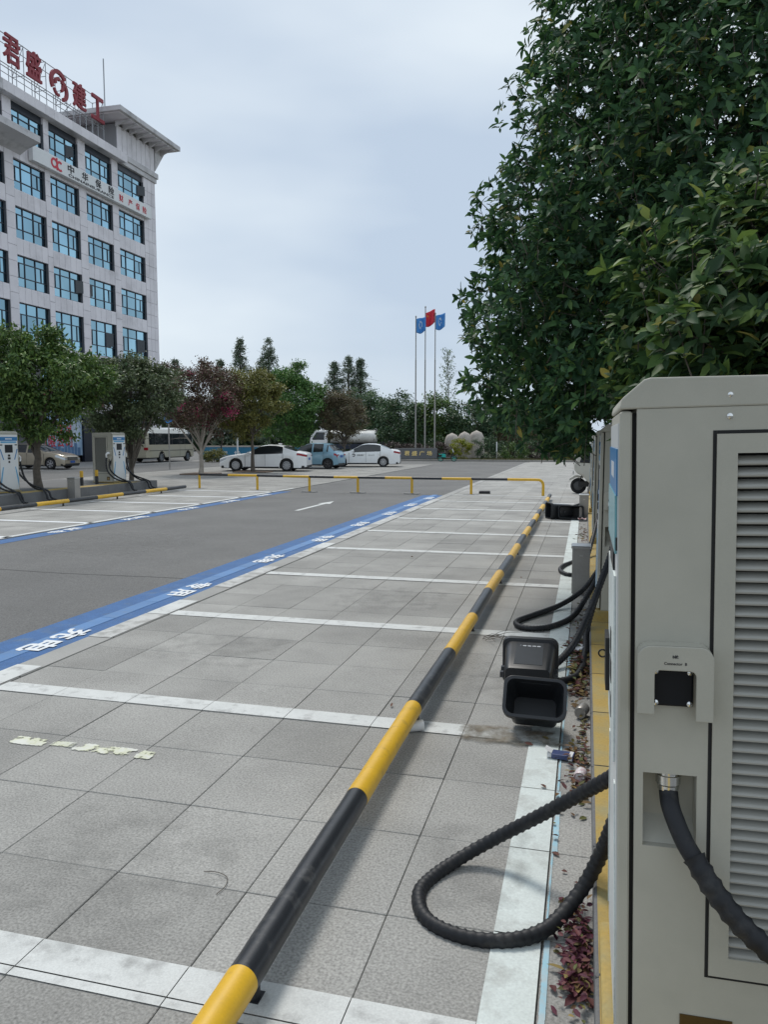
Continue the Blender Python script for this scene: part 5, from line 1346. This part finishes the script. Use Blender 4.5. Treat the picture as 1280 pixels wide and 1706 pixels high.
    for kk,nm,mt in (('hl','headlight','lamp_clear'),('tl','taillight','tail_red')):
        src=clean(parts[kk])
        for sg in (-1,1):
            q=MB(); q.v=list(src.v); q.f=[f for f in src.f if sum(src.v[i][1] for i in f)*sg>0]; q.m=[0]*len(q.f); clean(q).build(nm,mt,t,smooth=40)
    for sg,nm in ((-1,'side_window'),(1,'side_window')):
        q=MB(); q.v=list(s.v); q.f=[f for f in s.f if sum(s.v[i][1] for i in f)*sg>0]; q.m=[0]*len(q.f); clean(q).build(nm,'car_glass',t,smooth=40)
    # floor pan closes the inside
    MB().box(-h+.12,h-.12,-W/2+.10,W/2-.10,zb0-.02,zb0+.12).build('floor_pan','trim_black',t)
    MB().box(xr-r-.1,xf+r+.1,-W/2+.27,W/2-.27,zb0+.1,.62).build('underbody','trim_black',t)
    for xc in (xf,xr):
        for sg in (-1,1): wheel(t,xc,sg*(W/2-.125),r,.21,sg,rim,spokes)
    # seams, handles, mirrors
    for sg in (-1,1):
        m=MB()
        for px_ in P['doors']:
            bz=float(np.interp(px_,X,Bs)); zz=np.linspace(zb0+.10,bz-.01,7)
            for a,b_ in zip(zz,zz[1:]):
                wa=W/2+.0015; m.box(px_-.006,px_+.006,min(sg*(wa-.012),sg*wa),max(sg*(wa-.012),sg*wa),a,b_)
        m.box(xr+ra+.03,xf-ra-.03,min(sg*(W/2-.03),sg*(W/2+.004)),max(sg*(W/2-.03),sg*(W/2+.004)),zb0-.005,zb0+.07); m.build('door_seam','trim_black',t)
        for px_ in P['handles']: MB().box(px_-.09,px_+.09,min(sg*(W/2-.01),sg*(W/2+.02)),max(sg*(W/2-.01),sg*(W/2+.02)),P['hz']-.012,P['hz']+.015).build('door_handle',paintm,t,bevel=.005)
        mx=ws0-(ws0-ws1)*.38; m=MB(); m.lathe([(0,-.07),(.06,-.055),(.085,0),(.06,.06),(0,.075)],12,axis='y'); m.v=[(a*.7+mx,b_*1.1+sg*(W/2+.06),c*.8+float(np.interp(mx,X,Bs))+.07) for a,b_,c in m.v]; m.build('mirror',paintm,t,smooth=60)
    # wrap lamps: strips pushed just outside the shell
    def lamp(nm,mt,xa,xb,za,zb_,sg):
        m=MB(); rg=[]
        for x in np.linspace(xa,xb,6):
            u=abs(x)/h; w=W/2*(1-P.get('taper',.17)*u**7-.03*u**2)+.006; rg.append((x,w))
        for (x0,w0),(x1,w1) in zip(rg,rg[1:]): m.add([(x0,sg*w0,za),(x1,sg*w1,za),(x1,sg*(w1-.012),zb_),(x0,sg*(w0-.012),zb_),(x0,sg*(w0-.03),za),(x1,sg*(w1-.03),za),(x1,sg*(w1-.04),zb_),(x0,sg*(w0-.04),zb_)],[(0,1,2,3),(4,7,6,5),(0,4,5,1),(3,2,6,7)])
        x,w=rg[-1]; e=math.copysign(1,x); m.box(min(x,x+e*.012),max(x,x+e*.012),min(sg*(w-.34),sg*w),max(sg*(w-.34),sg*w),za,zb_)
        m.build(nm,mt,t)
    fl=P['flamp']; rl=P['rlamp']
    wE=W/2*(1-P.get('taper',.17)-.03); bR=float(Bs[0]); bF=float(Bs[-1])
    for sg in (-1,1):
        MB().prism([(sg*(wE-.01),bR-.11),(sg*(wE-.01),bR-.02),(sg*(wE-.26),bR-.035),(sg*(wE-.20),bR-.10)],-h-.006,-h+.01,'x').build('rear_lens','tail_red',t)
        MB().prism([(sg*(wE-.01),bF-.11),(sg*(wE-.01),bF-.02),(sg*(wE-.26),bF-.035),(sg*(wE-.20),bF-.10)],h-.01,h+.006,'x').build('front_lens','lamp_clear',t)
    zf=float(np.interp(h-.01,X,T))
    g=MB(); g.box(h-.01,h+.008,-W*.26,W*.26,fl[1]-.17,fl[1]+.03); g.build('grille','trim_black',t); MB().box(h,h+.012,-W*.38,W*.38,.24,.33).build('lower_grille','trim_black',t)
    m=MB()
    for k in range(5): m.box(h+.008,h+.014,-W*.24,W*.24,fl[1]-.155+.036*k,fl[1]-.145+.036*k)
    m.build('grille_bar','chrome',t)
    MB().box(h+.014,h+.02,-.22,.22,.36,.49).build('licence_plate','plate_blue',t); MB().box(-h-.012,-h,-.22,.22,rl[1]-.19,rl[1]-.06).build('licence_plate','plate_blue',t)
    MB().box(-h-.008,-h+.03,-W*.36,W*.36,.22,.33).build('rear_valance','trim_black',t)
    if detail: detail(t,P)
    return t
SED=dict(L=4.85,W=1.86,wb=2.82,fo=.95,r=.335,zb=.19,T=[(2.42,.66),(2.36,.74),(1.9,.87),(1.05,.98),(.95,1.0),(.10,1.40),(-.25,1.455),(-.75,1.445),(-1.15,1.37),(-1.95,1.09),(-2.15,1.07),(-2.36,1.03),(-2.42,.92)],
  B=[(2.42,.62),(2.0,.78),(1.0,.90),(0,.93),(-1.2,.97),(-2.0,1.0),(-2.42,.9)],ws=(.95,.12),rw=(-1.92,-1.12),pillars=[(-1.08,.02),(.85,.12)],doors=[.95,-.16,-1.15],handles=[-.02,-1.02],hz=.80,flamp=(.42,.66,.76),rlamp=(.55,.80,.93))
SEDB=dict(SED,L=4.55,W=1.78,wb=2.65,fo=.86,r=.315,T=[(2.27,.70),(2.2,.78),(1.8,.88),(1.05,.98),(.95,1.0),(.12,1.42),(-.25,1.475),(-.75,1.46),(-1.10,1.39),(-1.72,1.13),(-2.0,1.10),(-2.22,1.06),(-2.27,.95)],
  B=[(2.27,.66),(1.9,.80),(1.0,.90),(0,.94),(-1.2,.98),(-1.9,1.02),(-2.27,.93)],ws=(.95,.14),rw=(-1.70,-1.06),doors=[.92,-.14,-1.05],handles=[-.02,-.98],rlamp=(.38,.80,.95))
HAT=dict(SED,L=3.65,W=1.66,wb=2.40,fo=.66,r=.30,taper=.13,T=[(1.82,.68),(1.75,.80),(1.40,.93),(.98,1.02),(.25,1.44),(-.1,1.52),(-.9,1.52),(-1.25,1.45),(-1.62,1.05),(-1.78,.92),(-1.82,.7)],
  B=[(1.82,.64),(1.4,.84),(.8,.92),(0,.96),(-1.2,1.02),(-1.82,.88)],ws=(.98,.26),rw=(-1.62,-1.25),pillars=[(-.28,.05),(-1.05,.10),(.86,.12)],doors=[.80,-.26,-1.0],handles=[-.12,-.92],hz=.82,flamp=(.35,.70,.84),rlamp=(.22,.86,1.06),zb=.21)
BEI=dict(SED,L=4.45,W=1.80,wb=2.66,fo=.88,r=.32,T=[(2.22,.68),(2.15,.78),(1.75,.90),(1.10,1.0),(1.0,1.02),(.20,1.42),(-.2,1.49),(-1.0,1.48),(-1.5,1.38),(-1.95,1.10),(-2.15,1.0),(-2.22,.8)],
  B=[(2.22,.64),(1.8,.82),(1.0,.92),(0,.95),(-1.3,1.0),(-2.22,.9)],ws=(1.0,.22),rw=(-1.95,-1.5),pillars=[(-.2,.05),(-1.25,.06),(.9,.12)],doors=[.95,-.18,-1.12],handles=[-.04,-1.0],flamp=(.55,.68,.82),rlamp=(.4,.85,1.0))
def place(P,fw,rw_,side):
    """car centre and heading from ground points of the visible front and rear wheels; side=+1 when the right-hand wheels are visible"""
    f=Vector(fw); r_=Vector(rw_); d=(f-r_); a=math.atan2(d.y,d.x); mid=(f+r_)/2
    off=(P['L']/2-P['fo'])-P['wb']/2      # axle midpoint ahead of centre
    lat=P['W']/2-.125
    n=Vector((-math.sin(a),math.cos(a)))*side
    c=mid-Vector((math.cos(a),math.sin(a)))*off+n*lat
    return (c.x,c.y,0),a
l_,a_=place(SED,(-18.50,38.62),(-15.72,39.06),-1)
def det_a(t,P): MB().box(-.9,-.7,-.02,.02,1.455,1.52).build('aerial_fin','car_white',t,bevel=.01)
car('sedan','nearest white sedan parked beyond the rail behind the thin olive tree trunk',l_,a_,SED,'car_white',detail=det_a,spokes=10)
l_,a_=place(HAT,(-17.0,42.75),(-14.6,42.70),-1)
car('hatchback','small light blue hatchback between the two white sedans',l_,a_,HAT,'car_blue',rim='rim_dark')
def det_b(t,P):
    m=MB(); y=P['W']/2+.003
    for k in range(16):
        if k in (0,15): continue
        a0,a1=2*math.pi*(k-.5)/16,2*math.pi*(k+.5)/16
        m.prism([(.62+.10*math.cos(a0),.74+.10*math.sin(a0)),(.62+.10*math.cos(a1),.74+.10*math.sin(a1)),(.62+.05*math.cos(a1),.74+.05*math.sin(a1)),(.62+.05*math.cos(a0),.74+.05*math.sin(a0))],y-.001,y+.002,'y')
    m.build('emblem','sign_black',t,fixn=False)
    m=MB()
    for k in range(4): 
        x=.42-.105*k
        for z in (.70,.735,.77): m.box(x-.08,x,y-.001,y+.0015,z,z+.014)
        m.box(x-.05,x-.035,y-.001,y+.002,.69,.79)
    for k in range(4):
        x=-.30-.10*k
        for z in (.72,.76): m.box(x-.07,x,y-.001,y+.0012,z,z+.012)
    m.build('lettering','trim_black',t,fixn=False)
l_,a_=place(SEDB,(-14.85,46.15),(-12.35,46.65),-1)
car('sedan','white company sedan with a round black emblem on its door, farther right',l_,a_,SEDB,'car_white',detail=det_b,spokes=9)
car('sedan','beige metallic car parked before the wall banner, front towards the right',(-31.45,39.05,0),R(2),BEI,'car_beige',group='vehicles in front of the office building',spokes=6)

# minibus
def minibus():
    t=thing('minibus','cream minibus with dark window band parked by the trees at left','minibus',(-31.9,53.3,0),R(90),'vehicles in front of the office building')
    L,W,H_=7.0,2.05,2.62; h=L/2; r=.37; xf,xr=h-1.05,h-1.05-3.95
    X=np.unique(np.round(np.concatenate([np.linspace(-h,h,90)]),3))
    parts={k:MB() for k in ('body','roof','side_window','windscreen','rear_window')}; ring=[]
    for x in X:
        u=x/h
        top=H_-.04*u*u; 
        if x>h-1.2: top=H_-.04-(1.25*((x-h+1.2)/1.2)**2.2)
        if x<-h+.25: top=H_-.05-.28*((-h+.25-x)/.25)**2
        w=W/2*(1-.10*max(0,(abs(u)-.8)/.2)**2)
        zb=.36
        for xc in (xf,xr):
            d=abs(x-xc)
            if d<r+.08: zb=max(zb,r+math.sqrt((r+.08)**2-d*d))
        b0=1.32; b1=min(2.16,top-.12); b0=min(b0,top-.3); b1=max(b1,b0+.05)
        rw=[(w-.05,zb),(w,zb+.02),(w,min(.95,b0-.05) if b0-.05>zb+.03 else zb+.03),(w,b0),(w-.02,b1),(w-.12,min(b1+.30,top-.06)),(w*.6,top-.02),(0,top)]
        ring.append([(x,-a,b_) for a,b_ in rw]+[(x,a,b_) for a,b_ in rw[-2::-1]])
    nn=len(ring[0]); n=8; V=[p for g_ in ring for p in g_]
    for q in parts.values(): q.v=V
    for i in range(len(X)-1):
        xm=(X[i]+X[i+1])/2
        for j in range(nn-1):
            jj=j if j<n-1 else nn-2-j; key='body'
            if jj==3 and -h+.35<xm<h-.25: key='side_window'
            elif jj>=4: key='roof'
            if jj in (4,5,6) and xm>h-1.0: key='windscreen'
            if jj in (3,) and xm<-h+.10: key='body'
            parts[key].f.append((i*nn+j,i*nn+j+1,(i+1)*nn+j+1,(i+1)*nn+j)); parts[key].m.append(0)
    parts['body'].f+= [tuple(range(nn)),tuple(range((len(X)-1)*nn+nn-1,(len(X)-1)*nn-1,-1))]; parts['body'].m+=[0,0]
    del parts['rear_window']
    for k,q in parts.items():
        used=sorted({i for f in q.f for i in f}); mp={a:i for i,a in enumerate(used)}; q.v=[V[a] for a in used]; q.f=[tuple(mp[i] for i in f) for f in q.f]
        q.build(k,{'body':'bus_cream','roof':'bus_roof','side_window':'car_glass','windscreen':'car_glass'}[k],t,smooth=35)
    MB().box(-h-.012,-h+.01,-.82,.82,1.38,2.12).build('rear_window','car_glass',t,bevel=.02)
    for sg in (-1,1):
        m=MB()
        for x in (-2.4,-1.2,0.0,1.15,1.9): m.box(x-.03,x+.03,min(sg*(W/2-.02),sg*(W/2+.004)),max(sg*(W/2-.02),sg*(W/2+.004)),1.34,2.14)
        m.build('window_bar','trim_black',t)
        MB().box(-h+.3,h-.35,min(sg*(W/2-.01),sg*(W/2+.006)),max(sg*(W/2-.01),sg*(W/2+.006)),.86,.90).build('side_moulding','trim_black',t)
        for x in (1.15,1.95): MB().box(x-.006,x+.006,min(sg*(W/2-.01),sg*(W/2+.004)),max(sg*(W/2-.01),sg*(W/2+.004)),.42,1.3).build('door_seam','trim_black',t)
        MB().box(-h-.014,-h+.12,min(sg*.75,sg*1.03),max(sg*.75,sg*1.03),.92,1.12).build('taillight','tail_red',t)
        MB().box(h-.10,h+.014,min(sg*.55,sg*.93),max(sg*.55,sg*.93),.72,.92).build('headlight','lamp_clear',t)
        for xc in (xf,xr): wheel(t,xc,sg*(W/2-.14),r,.22,sg,'rim_alloy',8)
    MB().box(-h-.03,-h+.02,-.95,.95,.42,.62).build('bumper','bus_cream',t,bevel=.02); MB().box(-h+.1,h-.1,-.85,.85,.30,.42).build('underbody','trim_black',t)
    MB().box(-h-.016,-h-.01,-.45,-.2,.98,1.06).build('licence_plate','gold',t)
    return t
mb_=minibus()
# tanker truck
def tanker():
    t=thing('tanker_truck','dusty white tanker truck with dark chassis behind the company sedan','truck',(-28.6,89.8,0),R(14.7+180),'vehicles')
    t['group']='vehicles at the back of the car park'
    mat('tank_white',(0.72,0.71,0.67),rough=.5,var=.2,scale=1.2,col2=(.45,.42,.36),mixlo=.55,mixhi=.8,mscale=1.0); mat('chassis_blue',(0.02,0.028,0.05),rough=.6,var=.1)
    m=MB(); pr=[]
    for x,s in ((-3.9,.9),(-3.8,1.0),(1.6,1.0),(1.7,.9)): pr.append([(x,1.0*s*math.cos(a),1.95+.78*s*math.sin(a)) for a in [2*math.pi*k/28 for k in range(28)]])
    m.loft(pr); tk=m.build('tank','tank_white',t,smooth=40)
    m=MB()
    for x in (-2.6,-1.0,.6): m.lathe([(.30,2.70),(.30,2.80),(.24,2.84),(0,2.84)],14,(x,0,0))
    m.tube([(-3.6,-.35,2.78),(1.4,-.35,2.78)],.03,6); m.tube([(-3.6,.35,2.78),(1.4,.35,2.78)],.03,6)
    m.build('walkway','steel_dull',tk)
    for y in (-.4,.4): MB().tube([(-4.0,y,.9),(-4.0,y,2.85),(-3.85,y,2.98),(-3.6,y,2.8)],.03,6).build('ladder_rail','steel',tk)
    MB().box(-3.95,-3.85,-.3,.5,1.8,2.3).build('hazard_plate','kerb_yellow',tk)
    MB().box(-4.0,4.0,-.9,.9,.75,1.1).build('chassis','chassis_blue',t)
    for y in (-1.0,1.0): MB().box(-2.2,2.0,min(y,y*.92),max(y,y*.92),.5,1.05).build('side_guard','chassis_blue',t)
    m=MB(); m.prism([(2.0,.7),(2.0,2.75),(3.4,2.78),(3.95,2.1),(4.1,1.5),(4.1,.6)],-1.1,1.1,'y'); cb=m.build('cab','car_white',t,bevel=.08)
    MB().prism([(3.45,2.68),(4.0,1.62),(4.03,1.62),(3.5,2.70)],-.95,.95,'y').build('windscreen','car_glass',cb)
    for y in (-1.103,1.103): MB().prism([(2.35,1.6),(2.35,2.5),(3.3,2.52),(3.8,1.75),(3.75,1.6)],y-.004,y+.004,'y').build('side_window','car_glass',cb)
    for x in (-3.0,-1.9,3.0):
        for sg in (-1,1): wheel(t,x,sg*.92,.48,.28,sg,'rim_dark',6)
    MB().box(-4.3,-4.2,-1.1,1.1,.6,1.0).build('rear_bumper','chassis_blue',t)
    m=MB(); m.tube([(-4.3,.6,1.0),(-4.9,.75,1.5),(-5.0,.75,1.7)],.06,8); m.box(-5.1,-4.3,.3,.95,.55,1.35); m.build('pump','trim_black',t); MB().tube([(-4.95,.8,1.9),(-5.5,.8,1.45)],.05,6).build('hose_arm','white_plastic',t)
    return t
tanker()
# green shared e-bike
mat('bike_green',(0.02,0.42,0.36),rough=.4,var=.05)
t=thing('e_bike','small turquoise shared electric bike parked by the far kerb','bike',(-10.4,58.85,0),R(8))
r=.235
for x in (-.50,.52):
    m=MB(); m.lathe([(r-.045,-.025),(r,-.022),(r,.022),(r-.045,.025)],22,axis='y',close=True); o=m.build('wheel','tyre',t,loc=(x,0,r),smooth=40)
    m=MB(); m.lathe([(r-.06,-.02),(r-.04,-.02),(r-.04,.02),(r-.06,.02)],20,axis='y',close=True); m.lathe([(0,-.03),(.05,-.03),(.05,.03),(0,.03)],10,axis='y')
    for k in range(5): a=2*math.pi*k/5; m.tube([(0,0,0),((r-.05)*math.cos(a),0,(r-.05)*math.sin(a))],.013,5)
    m.build('rim','bike_green',o)
m=MB(); m.tube([(.40,0,.95),(.44,0,.70),(.52,0,r)],.028,8); m.tube([(.44,0,.66),(.28,0,.30),(-.15,0,.27),(-.50,0,r)],.04,8); m.tube([(-.15,0,.27),(-.30,0,.62)],.03,8); m.build('frame','trim_black',t)
m=MB(); m.prism([(-.42,.34),(-.10,.30),(-.12,.58),(-.40,.62)],-.11,.11,'y'); m.build('battery_cover','bike_green',t,bevel=.03)
m=MB(); m.prism([(-.62,.52),(-.36,.50),(-.40,.56),(-.66,.60)],-.07,.07,'y'); m.build('rear_mudguard','bike_green',t,bevel=.02)
m=MB(); m.prism([(-.48,.64),(-.10,.62),(-.06,.67),(-.2,.71),(-.46,.73)],-.10,.10,'y'); m.build('saddle','trim_black',t,bevel=.02)
MB().tube([(.34,-.28,1.0),(.40,-.1,.98),(.40,.1,.98),(.34,.28,1.0)],.018,6).build('handlebar','trim_black',t)
MB().prism([(.36,.98),(.42,1.0),(.52,.72),(.46,.70)],-.09,.09,'y').build('front_panel','white_plastic',t,bevel=.02)
# white cargo tricycle half hidden behind the cabinets
mat('trike_white',(0.50,0.49,0.44),rough=.5,var=.1,scale=3)
t=thing('cargo_tricycle','white cabin tricycle with one front wheel half hidden behind the charging cabinets','tricycle',(-0.22,25.9,0),math.pi)
def trw(x,y,r):
    m=MB(); m.lathe([(r*.6,-.055),(r*.92,-.055),(r,-.035),(r,.035),(r*.92,.055),(r*.6,.055)],24,axis='y',close=True); o=m.build('wheel','tyre',t,loc=(x,y,r),smooth=35)
    m=MB(); m.lathe([(0,-.04),(r*.6,-.03),(r*.6,.03),(0,.04)],18,axis='y'); m.build('rim','rim_dark',o,smooth=30)
trw(0,0,.255)
for y in (-.5,.5): trw(-2.0,y,.25)
m=MB(); m.prism([(.12,.75),(.16,.95),(-.10,1.50),(-.28,1.66),(-1.15,1.70),(-1.25,1.0),(-1.25,.28),(-.45,.26),(-.28,.42),(-.12,.60),(.02,.66)],-.52,.52,'y'); cb=m.build('cab','trike_white',t,bevel=.05)
for y in (-.523,.523): MB().prism([(-.02,1.02),(-.16,1.45),(-.34,1.58),(-.60,1.60),(-.60,1.0)],y-.004,y+.004,'y').build('side_window','car_glass',cb); MB().prism([(-.66,1.0),(-.66,1.6),(-1.1,1.6),(-1.1,1.0)],y-.004,y+.004,'y').build('side_window','car_glass',cb)
MB().prism([(.165,.96),(-.09,1.48),(-.085,1.50),(.18,.97)],-.44,.44,'y').build('windscreen','car_glass',cb)
m=MB(); m.prism([(.30,.42),(.28,.50),(.10,.60),(-.15,.56),(-.15,.50),(.08,.53),(.24,.44)],-.10,.10,'y'); m.build('front_mudguard','trike_white',t,bevel=.01)
m=MB(); m.tube([(0,-.09,.255),(-.10,-.09,.62)],.02,6); m.tube([(0,.09,.255),(-.10,.09,.62)],.02,6); m.build('fork','trim_black',t)
for y in (-.62,.62): MB().tube([(.05,y*.84,1.05),(.10,y,1.22),(.10,y*1.05,1.30)],[.012,.02,.04],6).build('mirror','white_plastic',t)
for y in (-.525,.525):
    m=MB(); m.box(-.55,-.38,y-.003,y+.003,.66,.80); m.box(-.78,-.68,y-.003,y+.003,.62,.72); m.build('sticker','tail_red',cb)
MB().box(-2.7,-1.3,-.55,.55,.40,1.45).build('cargo_box','trike_white',t,bevel=.02); MB().box(-2.6,.0,-.30,.30,.24,.40).build('chassis','trim_black',t)
MB().box(.155,.185,-.12,.12,.62,.74).build('headlight','lamp_clear',cb)
